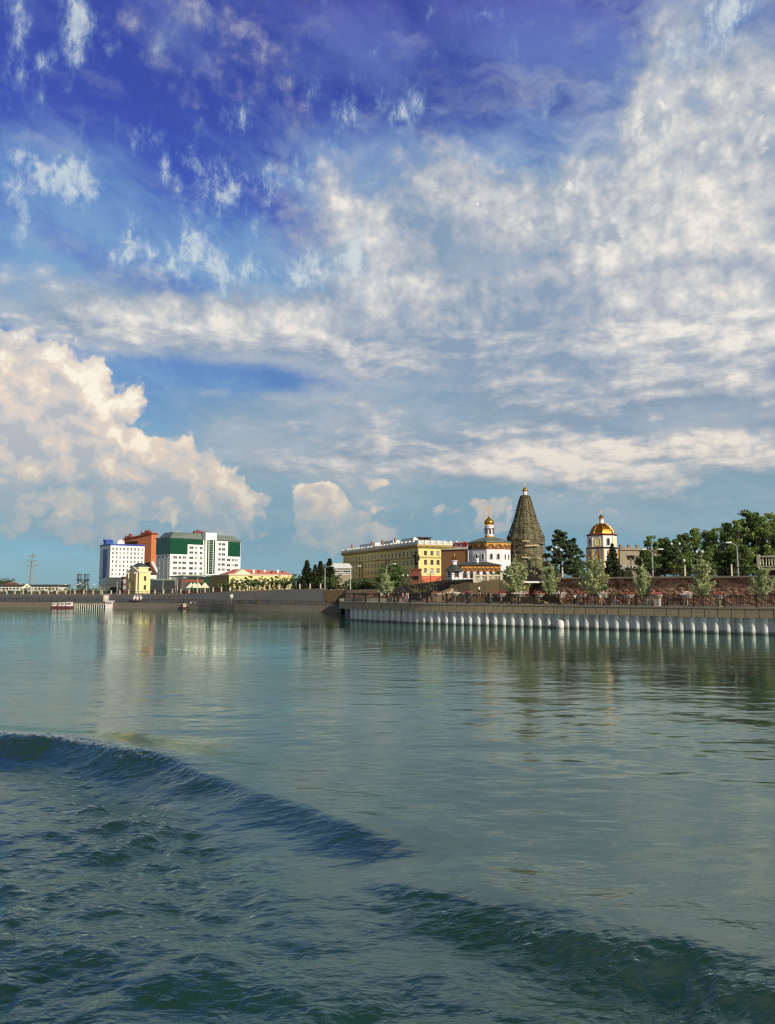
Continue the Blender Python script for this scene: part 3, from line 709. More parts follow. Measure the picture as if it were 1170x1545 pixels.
bal_me = MB().lathe([(.07, 0), (.11, .18), (.06, .45), (.09, .7), (.09, .8)], 8).mesh('baluster', M('balustrade_stone'))
hh = (zt - .28 - zb - .2)
for k in range(60):
    x, y = terr(.35 + k * .40, .18); o_ = obj('baluster', bal_me, pt, (x, y, zb + .2)); o_.scale = (1, 1, hh / .8)
for k in range(8): x, y = terr(k * 3.6 + .1, .18); MB().box(-.22, .22, -.22, .22, zb, zt + .12).build('post', M('balustrade_stone'), pt, (x, y, 0), -.64)

# church terrace: curved dark wall with railing, pale stone wall with balustrade, brown slope, ramps
dw = thing('curved_dark_wall', 'dark brown curved wall with metal railing below the white chapel', 'wall')
ce = smoothpath([(9.2, 146), (10.2, 139.5), (11.9, 136.4), (14.6, 134.6), (15.9, 134.2)], 4)
zs_ = [5.6 + .9 * k / (len(ce) - 1) + .35 * math.sin(math.pi * k / (len(ce) - 1)) for k in range(len(ce))]
MB().path_wall([(p.x, p.y) for p in ce], 2.0, 0, 1.0, zs=zs_).build('wall', M('dark_brown'), dw)
MB().path_wall([(p.x, p.y) for p in ce], [z + 1.15 for z in zs_], 0, .08, zs=[z + 1.25 for z in zs_]).path_wall([(p.x, p.y) for p in ce], [z + .15 for z in zs_], 0, .08, zs=[z + .2 for z in zs_]).build('rails', M('light_metal'), dw)
for i in range(len(ce) - 1):
    p, q = ce[i], ce[i + 1]; d = q - p
    mb = MB().tube([(p.x, p.y + .04, zs_[i]), (p.x, p.y + .04, zs_[i] + 1.25)], .05, 6); mb.build('post', M('dark_metal'), dw)
ps = thing('church_terrace_wall', 'pale stone block wall with a white balustrade in front of the church', 'wall')
x0, x1 = gx(715, 134), gx(758, 134)
MB().box(x0, x1, 134, 135.2, 2.0, 6.15).build('wall', M('pale_stone'), ps)
MB().box(x0, x1, 133.9, 134.3, 6.15, 6.4).box(x0, x1, 133.9, 134.3, 7.25, 7.5).build('rails', M('balustrade_stone'), ps)
for k in range(18): x = x0 + .3 + (x1 - x0 - .6) * k / 17; o_ = obj('baluster', bal_me, ps, (x, 134.1, 6.4)); o_.scale = (1, 1, .85 / .8)
for px_ in (716, 736.5, 757): MB().box(-.2, .2, -.25, .25, 6.15, 7.85).build('post', M('balustrade_stone'), ps, (gx(px_, 134), 134.1, 0))
bs = MB()
sx0, sx1 = gx(727, 131), gx(800, 126)
bs.add([(sx0, 131, 2.9), (sx1, 124.5, 2.9), (sx1, 129.5, 6.3), (gx(752, 133.5), 133.5, 6.3), (gx(700, 133.5), 133.5, 3.0), (sx1, 134, 2.9)],
       [(0, 1, 2, 3), (0, 3, 4), (1, 5, 2), (3, 2, 5, 4)])
struct(bs.build('grass_bank', M('brown_slope')))
# sloping ramp parapets: triangles of tan paving seen behind the railing
def ramp_wall(name, label, pxa, Ya, za, pxb, Yb, zb_, th=1.6, m='tan_paving'):
    a0, b0 = Vector((gx(pxa, Ya), Ya)), Vector((gx(pxb, Yb), Yb)); d = (b0 - a0).normalized(); nrm = Vector((-d.y, d.x)) * th
    mb = MB(); mb.add([(a0.x, a0.y, DECK), (b0.x, b0.y, DECK), (b0.x, b0.y, zb_), (a0.x, a0.y, za), (a0.x + nrm.x, a0.y + nrm.y, DECK), (b0.x + nrm.x, b0.y + nrm.y, DECK), (b0.x + nrm.x, b0.y + nrm.y, zb_), (a0.x + nrm.x, a0.y + nrm.y, za)],
           [(0, 1, 2, 3), (7, 6, 5, 4), (3, 2, 6, 7), (0, 3, 7, 4), (1, 5, 6, 2), (0, 4, 5, 1)])
    cp = MB(); u_ = Vector((-d.y, d.x)) * .15
    t_ = thing(name, label, 'ramp'); mb.build('ramp_body', M(m), t_)
    cp.tube([(a0.x - u_.x, a0.y - u_.y, za + .06), (b0.x - u_.x, b0.y - u_.y, zb_ + .06)], .12, 6); cp.build('kerb', M('concrete'), t_)
    return t_
ramp_wall('stone_ramp', 'tan stone ramp rising to the right towards the curved dark wall', 636, 136, 3.0, 681, 134, 5.1)
ramp_wall('promenade_ramp', 'tan ramp falling to the right behind the quay railing under the poplars', 770, 118.5, 4.6, 822, 115.5, 3.0)

# dark portal with flat pale canopy in front of the scaffolded tower
po = thing('stair_portal', 'dark stone stair portal under a flat pale slab with railing, below the scaffolded tower', 'portal')
Yp = 124.0; xa, xb = gx(790, Yp), gx(824, Yp)
MB().box(xa, xa + .9, Yp, Yp + 3, DECK, 6.0).box(xb - .9, xb, Yp, Yp + 3, DECK, 6.0).box(xa + .9, xb - .9, Yp + 1.6, Yp + 3, DECK, 6.0).build('walls', M('stone_wall'), po)
MB().prism([(xa - .4, Yp - .6), (xb + .4, Yp - .6), (xb + .4, Yp + 3.2), (xa - .4, Yp + 3.2)], 6.0, 6.28).build('canopy', M('white_plaster'), po)
g_ = MB().box(xa, xb, Yp - .3, Yp - .24, 7.3, 7.38).box(xa, xb, Yp - .3, Yp - .24, 6.5, 6.55)
for k in range(13): x = xa + (xb - xa) * k / 12; g_.box(x - .03, x + .03, Yp - .3, Yp - .24, 6.28, 7.3)
g_.build('railing', M('dark_metal'), po)
sg = MB()
for k in range(7): sg.box(xa + .9, xb - .9, Yp + .25 * k - .4, Yp + .25 * k - .15, DECK, DECK + .17 * (k + 1))
sg.build('steps', M('grey_paving'), po)

# planter wall with flowers round the nose of the quay
pw = thing('planter_wall', 'pale planter wall topped with pink flowers on the nose of the quay', 'planter')
npth = smoothpath([(-6.6, 140), (-6.2, 133), (-4.6, 129.5), (-1.5, 127.2), (2.4, 125.6)][::-1], 5)
MB().path_wall([(p.x, p.y) for p in npth], DECK - .2, 3.55, -.9).build('wall', M('balustrade_stone'), pw)
rng2 = random.Random(5); fl = MB()
for p in resample(npth, .16):
    for k in range(3):
        x, y, z = p.x + rng2.uniform(0, .5), p.y + rng2.uniform(-.1, .8), 3.55 + rng2.uniform(0, .32); s = rng2.uniform(.05, .12)
        fl.lathe([(.01, z - s), (s, z), (.01, z + s)], 5, x, y, m=0 if rng2.random() < .55 else 1)
fl.build('flowers', [M('flower_pink'), M('leaf_green')], pw)
# ------------------------------------------------------------------ buildings
class Bld:
    """a building with its nearest vertical corner at (pc, Yc); right face along local +X, left face along local +Y"""
    def __init__(s, name, label, pl, pc, pr, Yc, ang, z0, cat='building'):
        a = R(ang); s.a, s.z0 = a, z0
        s.o = Vector((gx(pc, Yc), Yc)); s.dr = Vector((math.cos(a), math.sin(a))); s.dl = Vector((-math.sin(a), math.cos(a)))
        s.W = s.along(pr, s.dr) if pr else 0; s.D = s.along(pl, s.dl) if pl else 0
        s.root = thing(name, label, cat, (s.o.x, s.o.y, z0), a)
    def along(s, px, d):
        u = ray(px, 889).x / ray(px, 889).y; return (u * s.o.y - s.o.x) / (d.x - u * d.y)
    def r(s, px, py=None):
        t = s.along(px, s.dr); Y_ = s.o.y + t * s.dr.y
        return t if py is None else (t, gz(py, Y_) - s.z0)
    def l(s, px, py=None):
        t = s.along(px, s.dl); Y_ = s.o.y + t * s.dl.y
        return t if py is None else (t, gz(py, Y_) - s.z0)
    def zc(s, py): return gz(py, s.o.y) - s.z0
    def part(s, name, mb, m, sm=False): return mb.build(name, m, s.root, smooth_=sm)
WIN = {}
def win_mesh(w, h, frame='frame_white', glass='window_glass', arch=False, mull=True):
    k = (round(w, 2), round(h, 2), frame, glass, arch)
    if k in WIN: return WIN[k]
    mb = MB(); t = min(.14, w * .13); hw = w / 2
    if arch:
        n = 8; arc = [(-hw + 0, 0), (hw, 0)] + [(hw * math.cos(math.pi * i / n), h - hw + hw * math.sin(math.pi * i / n)) for i in range(n + 1)]
        inn = [(x * (1 - t / hw), t + z * (1 - 1.6 * t / h)) for x, z in arc]
        N = len(arc); vs = [(x, -.10, z) for x, z in arc] + [(x, -.10, z) for x, z in inn] + [(x, .05, z) for x, z in arc] + [(x, -.02, z) for x, z in inn]
        fs = []
        for i in range(N): j = (i + 1) % N; fs += [(i, j, N + j, N + i), (2 * N + i, 2 * N + j, j, i), (N + i, N + j, 3 * N + j, 3 * N + i)]
        mb.add(vs, fs, 0); mb.add([(x, -.03, z) for x, z in inn], [tuple(range(N))], 1)
    else:
        mb.box(-hw, -hw + t, -.07, .05, 0, h).box(hw - t, hw, -.07, .05, 0, h).box(-hw + t, hw - t, -.07, .05, h - t, h).box(-hw - .08, hw + .08, -.12, .05, -.08, t * .8)
        if mull: mb.box(-t * .35, t * .35, -.055, .03, t * .8, h - t)
        mb.box(-hw + t, hw - t, -.025, .05, t * .8, h - t, 1)
    WIN[k] = mb.mesh('window', [M(frame), M(glass)]); return WIN[k]
def rwin(B, x, z, w, h, **k): return obj('window', win_mesh(w, h, **k), B.root, (x, -.012, z))
def lwin(B, y, z, w, h, **k): return obj('window', win_mesh(w, h, **k), B.root, (-.012, y, z), -math.pi / 2)

# white hotel with blue panels
B = Bld('white_hotel', 'tall white block with blue corner strip and blue roof edge at the far left', 149, 165, 216.6, 520, 39, 3)
zt = B.zc(822.5)
B.part('wall', MB().box(0, B.W, 0, B.D, 0, zt), M('white_panel'))
B.part('roof_edge', MB().box(-.3, B.W + .3, -.3, B.D + .3, zt, zt + 1.0), M('blue_panel'))
y0, y1 = B.l(160), B.l(154.5)
B.part('blue_strip', MB().box(-.25, 0, y0, y1, 2, zt - 2.5), M('blue_panel'))
B.part('roof_sign', MB().box(0, 5, B.D * .45, B.D * .45 + 5, zt + 1.0, zt + 3.2).box(-.4, 4.5, B.D * .45 - .4, B.D * .45 + 5.4, zt + 3.2, zt + 4.3), M('blue_panel'))
fl_h = (zt - 3) / 10
for i in range(10):
    z = 2.6 + i * fl_h
    for k in range(9): rwin(B, B.W * (.07 + .86 * k / 8), z, 1.25, 1.9)
    if i % 1 == 0:
        for yy in (.18, .78): lwin(B, B.D * yy, z, 1.3, 1.6, glass='curtain_wall')
ls = MB()
for i in range(1, 10): ls.box(-.12, 0, .2, y0 - .05, 2.4 + i * fl_h - .5, 2.4 + i * fl_h - .25).box(-.12, 0, y1 + .05, B.D - .1, 2.4 + i * fl_h - .5, 2.4 + i * fl_h - .25)
B.part('blue_lines', ls, M('light_blue_panel'))

# orange building behind it
B = Bld('orange_building', 'orange slab building with slanting dark roof behind the white hotel', 181, 226.5, 229.5, 590, 58, 3)
zr, zl = B.zc(806), B.l(186, 816)[1]
wl = MB(); wl.add([(0, 0, 0), (B.W * 3, 0, 0), (B.W * 3, B.D, 0), (0, B.D, 0), (0, 0, zr), (B.W * 3, 0, zr), (B.W * 3, B.D, zl), (0, B.D, zl)], [(3, 2, 1, 0), (4, 5, 6, 7), (0, 1, 5, 4), (1, 2, 6, 5), (2, 3, 7, 6), (3, 0, 4, 7)])
B.part('wall', wl, M('orange_panel'))
rf = MB(); rf.add([(-.6, -.6, zr + .05), (B.W * 3, -.6, zr + .05), (B.W * 3, B.D, zl + .05), (-.6, B.D, zl + .05), (-.6, -.6, zr + 1.3), (B.W * 3, -.6, zr + 1.3), (B.W * 3, B.D, zl + 1.3), (-.6, B.D, zl + 1.3)], [(3, 2, 1, 0), (4, 5, 6, 7), (0, 1, 5, 4), (1, 2, 6, 5), (2, 3, 7, 6), (3, 0, 4, 7)])
B.part('roof', rf, M('tile_red'))
yd0, yd1 = B.l(206), B.D
dk = MB().box(-.25, 0, yd0, yd1, zl - 9, zl - .6); B.part('dark_band', dk, M('dark_brown'))
for k, px_ in enumerate((186, 192, 210, 216, 221)): y_ = B.l(px_); z_ = zl + (zr - zl) * (1 - y_ / B.D); MB().box(.5, 3, y_ - .9, y_ + .9, z_ + 1.2, z_ + 3.2 + k % 2).box(.7, 1.2, y_ - .2, y_ + .2, z_ + 3.2, z_ + 4.6).build('roof_vent', M('tile_red'), B.root)
d_ = thing('satellite_dish', 'round white dish on the roof edge beside the orange building', 'dish', at(183, 821, 560))
MB().lathe([(.2, 0), (.2, .5)], 8).build('mount', M('light_metal'), d_)
dm = MB().lathe([(.05, 0), (1.2, .12), (2.2, .55), (2.6, .95), (2.5, 1.0), (2.1, .65), (1.2, .25), (.05, .14)], 20).build('bowl', M('boat_white'), d_, (0, 0, 1.9)); dm.rotation_euler = (R(80), 0, R(20))
d_.location.z -= 1.0

# slate glass block and brown brick block between hotel and gate
B = Bld('glass_office', 'low slate grey glass block in front of the white hotel', 150, 159, 187, 410, 30, 3)
B.part('wall', MB().box(0, B.W, 0, B.D, 0, B.zc(872)), M('curtain_wall'))
B.part('roof', MB().box(-.2, B.W + .2, -.2, B.D + .2, B.zc(872), B.zc(871)), M('dark_roof'))
mu = MB()
for k in range(1, 9): mu.box(B.W * k / 9 - .06, B.W * k / 9 + .06, -.08, 0, .1, B.zc(872) - .1)
mu.box(.05, B.W - .05, -.1, 0, B.zc(882), B.zc(881.4)); B.part('mullions', mu, M('dark_metal'))
B = Bld('brick_block', 'brown brick block just left of the yellow gate', 183, 186, 197, 395, 25, 3)
B.part('wall', MB().box(0, B.W, 0, 9, 0, B.zc(870.5)), M('brick_brown'))
B.part('roof', MB().box(-.2, B.W + .2, -.2, 9.2, B.zc(870.5), B.zc(869.8)), M('dark_roof'))
for k in range(4):
    for q in range(2): rwin(B, B.W * (.16 + .22 * k), 2.2 + q * 3.0, 1.2, 1.6, glass='dark_glass')
rwin(B, B.W * .9, .2, 1.1, 2.2, glass='dark_glass')

# the classical gate
B = Bld('yellow_gate', 'pale yellow classical gatehouse with columned portico and dark hipped roof', 192.5, 210, 226.7, 330, 41, 3.0, 'gatehouse')
h0 = B.zc(863.5)
y0, y1 = B.D * .30, B.D * .70
gw = MB().box(0, B.W, 0, y0, 0, h0).box(0, B.W, y1, B.D, 0, h0).box(0, B.W, y0, y1, h0 * .62, h0)
B.part('wall', gw, M('pale_yellow'))
B.part('cornice', MB().box(-.55, B.W + .3, -.3, B.D + .3, h0, h0 + .55), M('cream_trim'))
ha = B.zc(856.5)
B.part('attic', MB().box(.4, B.W - .3, B.D * .14, B.D * .86, h0 + .55, ha), M('pale_yellow'))
B.part('attic_cornice', MB().box(.1, B.W, B.D * .10, B.D * .90, ha, ha + .4), M('cream_trim'))
hx = B.zc(848.8); xa, xb, ya, yb = .1, B.W, B.D * .1, B.D * .9
rf = MB().prism([(xa, ya), (xb, ya), (xb, yb), (xa, yb)], ha + .4, hx, top=[(xa + 2.4, ya + 2.2), (xb - 2.4, ya + 2.2), (xb - 2.4, yb - 2.2), (xa + 2.4, yb - 2.2)]); B.part('roof', rf, M('dark_roof'))
ped = MB(); ped.add([(-.5, B.D * .04, h0 + .55), (-.5, B.D * .96, h0 + .55), (-.5, B.D * .5, h0 + 2.6), (.4, B.D * .04, h0 + .55), (.4, B.D * .96, h0 + .55), (.4, B.D * .5, h0 + 2.6)], [(0, 1, 2), (5, 4, 3), (0, 3, 4, 1), (1, 4, 5, 2), (2, 5, 3, 0)]); B.part('pediment', ped, M('cream_trim'))
for t in (.08, .24, .76, .92): MB().lathe([(.5, 0), (.5, .4), (.4, .5), (.36, h0 - .8), (.52, h0 - .5), (.52, h0)], 12, -.75, B.D * t).build('column', M('cream_trim'), B.root)
for z in (h0 * .28, h0 * .70): rwin(B, B.W * .52, z - .7, 1.1, 1.9, glass='dark_glass', frame='frame_brown')
B.part('base', MB().box(-.2, B.W + .1, -.1, B.D + .1, -.3, .5), M('balustrade_stone'))

# white cladding block with dark pitched gable between gate and green-topped building
B = Bld('dark_gabled_house', 'dark house with slanted white roof panel squeezed between gate and big office block', 219, 226, 236, 385, 30, 3)
hw = B.zc(867); B.part('wall', MB().box(0, B.W, 0, B.D, 0, hw), M('white_plaster'))
rf = MB(); rf.add([(-.3, -.4, hw), (B.W + .3, -.4, hw), (B.W + .3, B.D + .4, hw), (-.3, B.D + .4, hw), (-.3, -.4, B.zc(848)), (-.3, B.D + .4, B.zc(848))], [(0, 1, 4), (3, 5, 2), (4, 1, 2, 5), (0, 4, 5, 3), (0, 3, 2, 1)]); B.part('roof', rf, M('dark_brown'))
pn = MB(); pn.add([(.3, -.5, B.zc(848)), (B.W + .3, -.5, hw + .6), (B.W + .3, -.5, hw + 2.6), (1.2, -.5, B.zc(848) + .6), (.3, -.42, B.zc(848)), (B.W + .3, -.42, hw + .6), (B.W + .3, -.42, hw + 2.6), (1.2, -.42, B.zc(848) + .6)], [(0, 1, 2, 3), (7, 6, 5, 4), (0, 4, 5, 1), (1, 5, 6, 2), (2, 6, 7, 3), (3, 7, 4, 0)]); B.part('roof_panel', pn, M('white_roof'))
for k in range(3): rwin(B, B.W * (.25 + .25 * k), 2.5, .9, 1.5)
rwin(B, B.W * .5, 6, 1.4, 1.4)

# the white office block with the green glass top
B = Bld('green_topped_office', 'large white office block with dark green glass upper storeys and tall entrance bay', 234.5, 255.5, 362.3, 420, 45.7, 3)
ztop = B.zc(811.5); zg = B.l(240, 835)[1]
B.part('wall', MB().box(0, B.W, 0, B.D, 0, ztop), M('white_panel'))
xg = B.r(281.5); xg2 = B.r(305)
gz1 = B.r(281.5, 821)[1]; gz0 = B.r(270, 836)[1]
gg = MB().box(-.25, xg, -.25, 0, gz0, ztop - .3).box(xg, xg2, -.25, 0, gz1, ztop - .3).box(-.25, 0, 0, B.D, gz0, ztop - .3)
B.part('green_glazing', gg, M('green_glass'))
ga, gb_ = B.r(343), B.r(361.5); gy0, gy1 = B.r(352, 839.5)[1], B.r(352, 817)[1]
B.part('green_glazing', MB().box(ga, gb_, -.25, 0, gy0, ztop - .4), M('green_glass'))
B.part('roof_edge', MB().box(-.7, B.W + .6, -.7, B.D + .6, ztop, ztop + .5), M('green_roof'))
m1, m2 = B.r(246 + 18), B.r(305); zm = B.r(280, 803)[1]
man = MB().prism([(1, 1), (xg2, 1), (xg2, B.D - .5), (1, B.D - .5)], ztop + .5, zm, top=[(3.2, 3), (xg2, 2.2), (xg2, B.D - 3), (3.2, B.D - 3)]); B.part('roof', man, M('green_roof'))
r0, r1_ = B.r(323), B.r(352); zr2 = B.r(335, 807.5)[1]
man = MB().prism([(r0, 1), (B.W - 1, 1), (B.W - 1, B.D - 1), (r0, B.D - 1)], ztop + .5, zr2, top=[(r0, 2), (B.W - 4, 2), (B.W - 4, B.D - 3), (r0, B.D - 3)]); B.part('roof', man, M('green_roof'))
b0, b1 = B.r(306.5), B.r(323.3); zb2 = B.r(315, 804)[1]
B.part('entrance_bay', MB().box(b0, b1, -1.6, 3, 0, zb2), M('white_panel'))
s0, s1_ = B.r(309), B.r(321); zs0, zs1 = B.r(315, 866)[1], B.r(315, 815)[1]
B.part('bay_glazing', MB().box(s0, s0 + (s1_ - s0) * .17, -1.75, -1.6, zs0, zs1).box(s0 + (s1_ - s0) * .27, s0 + (s1_ - s0) * .73, -1.75, -1.6, zs0, zs1).box(s0 + (s1_ - s0) * .83, s1_, -1.75, -1.6, zs0, zs1), M('green_glass'))
mu = MB()
for k in range(1, 15): z = zs0 + (zs1 - zs0) * k / 15; mu.box(s0 + (s1_ - s0) * .27, s0 + (s1_ - s0) * .73, -1.8, -1.75, z - .07, z + .07)
B.part('bay_mullions', mu, M('white_roof'))
hr = (zg - 2.5) / 6.0; row_z = [B.r(270, 780 + v / 4.5)[1] - .7 for v in (275, 311, 347, 383, 417)]
xs_a = [B.r(130 + v / 4.5) for v in (600, 632, 662)]; xs_b = [B.r(130 + v / 4.5) for v in (709, 740, 776)]
for z in row_z:
    for x, w in zip(xs_a + xs_b, (2.6, 1.7, 2.6, 2.6, 1.7, 1.9)): rwin(B, x, z, w, 1.5)
top_rows = [B.r(300, 780 + v / 4.5)[1] - .7 for v in (211, 244)]
for z in top_rows:
    for x, w in zip(xs_b, (2.6, 1.7, 1.9)): rwin(B, x, z, w, 1.5)
xs_c = [B.r(130 + v / 4.5) for v in (871, 902, 928)]
for v in (186, 220, 254, 289, 323, 357):
    z = B.r(335, 780 + v / 4.5)[1] - .7
    for x, w in zip(xs_c, (1.2, 1.8, 2.4)): rwin(B, x, z, w, 1.5)
xs_d = [B.r(130 + v / 4.5) for v in (964, 992, 1016)]
for v in (293, 328, 360):
    z = B.r(350, 780 + v / 4.5)[1] - .7
    for x, w in zip(xs_d, (2.6, 1.7, 2.6)): rwin(B, x, z, w, 1.5)
for z in row_z:
    for t in (.2, .5, .8): lwin(B, B.D * t, z + .2, 1.9, 1.7)
for px_ in (300, 305, 312, 318): x = B.r(px_); MB().box(x - 1, x + 1, 4, 6, zb2 - 1.5, zb2 + .8 + (px_ % 3) * .3).box(x - .1, x + .1, 5, 5.2, zb2 + .8, zb2 + 2).build('roof_unit', M('tile_red'), B.root)

# two dark glass pavilions in front of it
B = Bld('glass_pavilion', 'low dark grey glass pavilion right of the yellow gate', 224, 231, 264, 345, 35, 3)
h = B.zc(875.5)
B.part('wall', MB().box(0, B.W, 0, B.D, 0, h), M('dark_glass')); B.part('roof', MB().box(-.5, B.W + .5, -.5, B.D + .5, h, h + .6), M('green_roof'))
mu = MB().box(.02, B.W - .02, -.1, 0, h * .38, h * .44)
for k in range(1, 8): mu.box(B.W * k / 8 - .07, B.W * k / 8 + .07, -.1, 0, .1, h)
B.part('mullions', mu, M('dark_metal'))
B = Bld('green_glass_pavilion', 'taller green glass pavilion with grey corner tower below the office block', 257, 277, 316, 350, 28, 3)
h = B.zc(869.5)
B.part('wall', MB().box(0, B.W, 0, B.D, 0, h), M('dark_glass')); B.part('green_glazing', MB().box(B.W * .2, B.W * .98, -.15, 0, 1, h - 1.2), M('green_glass'))
B.part('roof', MB().box(-.5, B.W + .5, -.5, B.D + .5, h, h + .5), M('green_roof')); B.part('corner_tower', MB().box(-1.2, B.W * .16, -1.2, 3, 0, h - .4), M('curtain_wall'))
mu = MB()
for k in range(1, 10): x = B.W * (.2 + .078 * k); mu.box(x - .06, x + .06, -.22, -.15, 1, h - 1.2)
B.part('mullions', mu, M('dark_metal'))

# row of market tents at its foot
tent_root = thing('market_tent', 'leftmost of the white peaked tents before the green glass pavilion', 'tent', (0, 0, 0), 0, 'white peaked tents before the glass pavilion')
MB().prism([(-1.5, -1.5), (1.5, -1.5), (1.5, 1.5), (-1.5, 1.5)], 2.3, 4.3, top=[(-.06, -.06), (.06, -.06), (.06, .06), (-.06, .06)]).build('canopy', M('cream_trim'), tent_root)
for sx in (-1, 1):
    for sy in (-1, 1): MB().box(sx * 1.4 - .05, sx * 1.4 + .05, sy * 1.4 - .05, sy * 1.4 + .05, 0, 2.3).build('leg', M('light_metal'), tent_root)
tl = ['leftmost of the white peaked tents before the green glass pavilion', 'second white peaked tent from the left before the glass pavilion', 'white peaked tent second from right before the glass pavilion', 'rightmost white peaked tent, standing apart by the grey facade']
for k, px_ in enumerate((288.5, 294, 299.5, 309.5)):
    p_ = at(px_, 889, 300); loc = (p_.x, p_.y, gh(p_.x, p_.y) + .1)
    if k == 0: tent_root.location = loc
    else: dup(tent_root, loc, 0, tl[k])
kk = thing('red_kiosk', 'orange red kiosk frame standing among the white tents', 'kiosk', (gx(291, 304), 304, gh(gx(291, 304), 304)))
MB().box(-4.2, 4.2, 0, .3, 4.6, 5.6).box(-4.2, -3.8, 0, .3, 0, 4.6).box(3.8, 4.2, 0, .3, 0, 4.6).build('frame', M('flower_orange'), kk)
MB().box(-3.8, 3.8, .05, 2.5, 0, 1.2).build('counter', M('sign_red'), kk)

# long classical house with pink roof
B = Bld('pink_roofed_house', 'long low yellow and grey classical house with faded pink roof', 314, 346, 442, 372, 30, 3.4)
h = B.zc(868)
B.part('wall', MB().box(0, B.W, 0, B.D, 0, h), M('pale_yellow'))
B.part('grey_wing', MB().box(-.15, 0, .1, B.D, 0, h), M('trim_ochre'))
B.part('cornice', MB().box(-.6, B.W + .4, -.5, B.D + .4, h, h + .5), M('cream_trim'))
hx = B.r(375, 857.5)[1]
rf = MB(); x0_, x1_ = -.6, B.W + .4; yb_ = 16
rf.add([(x0_, -.5, h + .5), (x1_, -.5, h + .5), (x1_, yb_, h + .5), (x0_, yb_, h + .5), (x0_ + 7, 7.5, hx), (x1_ - 2, 7.5, h + 2.4)], [(0, 1, 5, 4), (1, 2, 5), (2, 3, 4, 5), (3, 0, 4), (3, 2, 1, 0)]); B.part('roof', rf, M('pink_roof'))
for k in range(14): rwin(B, B.W * (.05 + .9 * k / 13), h * .50, 1.3, 2.1)
for k in range(8):
    for q in (.22, .58): lwin(B, B.D * (.07 + .86 * k / 7), h * q, 1.2, 2.2, frame='cream_trim')
for k in range(9): x = B.W * (.1 + .1 * k); yv = 2.5 + (k % 3) * 1.2; MB().box(x - .5, x + .5, yv, yv + 1.0, h + .9, h + 2.6 + (k % 2) * .4).build('chimney', M('white_plaster') if k % 2 else M('tile_red'), B.root)
gb = MB(); gb.add([(2, -.7, h + .5), (11, -.7, h + .5), (6.5, -.7, h + 3.0), (2, 5, h + .5), (11, 5, h + .5), (6.5, 6, h + 3.0)], [(0, 1, 2), (0, 2, 5, 3), (1, 4, 5, 2)]); B.part('gable', gb, M('cream_trim'))

# pale building with white roof behind the spruces
B = Bld('white_roofed_building', 'grey building with flat white roof behind the dark spruces', 482, 499, 530, 330, 20, 4.6)
h = B.zc(857)
B.part('wall', MB().box(0, B.W, 0, B.D, 0, h), M('white_plaster')); B.part('roof', MB().prism([(-.6, -.6), (B.W + .6, -.6), (B.W + .6, B.D + .6), (-.6, B.D + .6)], h, B.zc(849.5), top=[(1, 2.5), (B.W, 2.5), (B.W, B.D - 2), (1, B.D - 2)]), M('white_roof'))
B.part('plinth_wing', MB().box(1, B.W, -1.2, 0, 0, h * .7), M('concrete'))
for k in range(6):
    for q in (.32, .72): rwin(B, B.W * (.12 + .15 * k), h * q if q > .5 else h * .8, 1.4, 1.7)
for k in range(3): lwin(B, B.D * (.2 + .3 * k), h * .6, 1.4, 1.7)

# far left edge: long pale hall, green-roofed shed, red roofs, wooded hill, pylon, twin chimneys
B = Bld('long_hall', 'long low pale building with flat grey roof at the far left edge', None, -40, 89, 520, -3, 3)
h = B.zc(884); B.D = 14
B.part('wall', MB().box(0, B.W, 0, 14, 0, h - .2), M('white_plaster')); B.part('roof', MB().box(-1, B.W + 1, -1, 15, h - .2, h + .9), M('dark_roof'))
rb_ = MB().box(.5, B.W - .5, -.12, 0, h * .45, h * .70); B.part('window_band', rb_, M('curtain_wall'))
for k in range(1, 24): MB().box(B.W * k / 24 - .3, B.W * k / 24 + .3, -.3, 0, 0, h - .2).build('pilaster', M('white_plaster'), B.root)
B = Bld('green_roofed_shed', 'small shed with green pitched roof before the long pale hall', None, 5, 38, 330, 4, 3)
h = B.zc(896); B.part('wall', MB().box(0, B.W, 0, 6, 0, h + 2 - 2), M('white_plaster'))
rf = MB(); hx = B.zc(891); rf.add([(-.5, -.6, h), (B.W + .5, -.6, h), (B.W + .5, 6.6, h), (-.5, 6.6, h), (.8, 3, hx), (B.W - .8, 3, hx)], [(0, 1, 5, 4), (1, 2, 5), (2, 3, 4, 5), (3, 0, 4), (3, 2, 1, 0)]); B.part('roof', rf, M('ornament_green'))
for k in range(4): MB().box(B.W * (.12 + .24 * k), B.W * (.12 + .24 * k) + 1.5, -.06, 0, .3, h - .3).build('door', M('dark_glass'), B.root)
tw = dup(tent_root, (gx(41, 318), 318, gh(gx(41, 318), 318)), .3, 'larger white peaked tent beside the green-roofed shed', (1.5, 1.2, .95)); tw['group'] = ''
del tw['group']
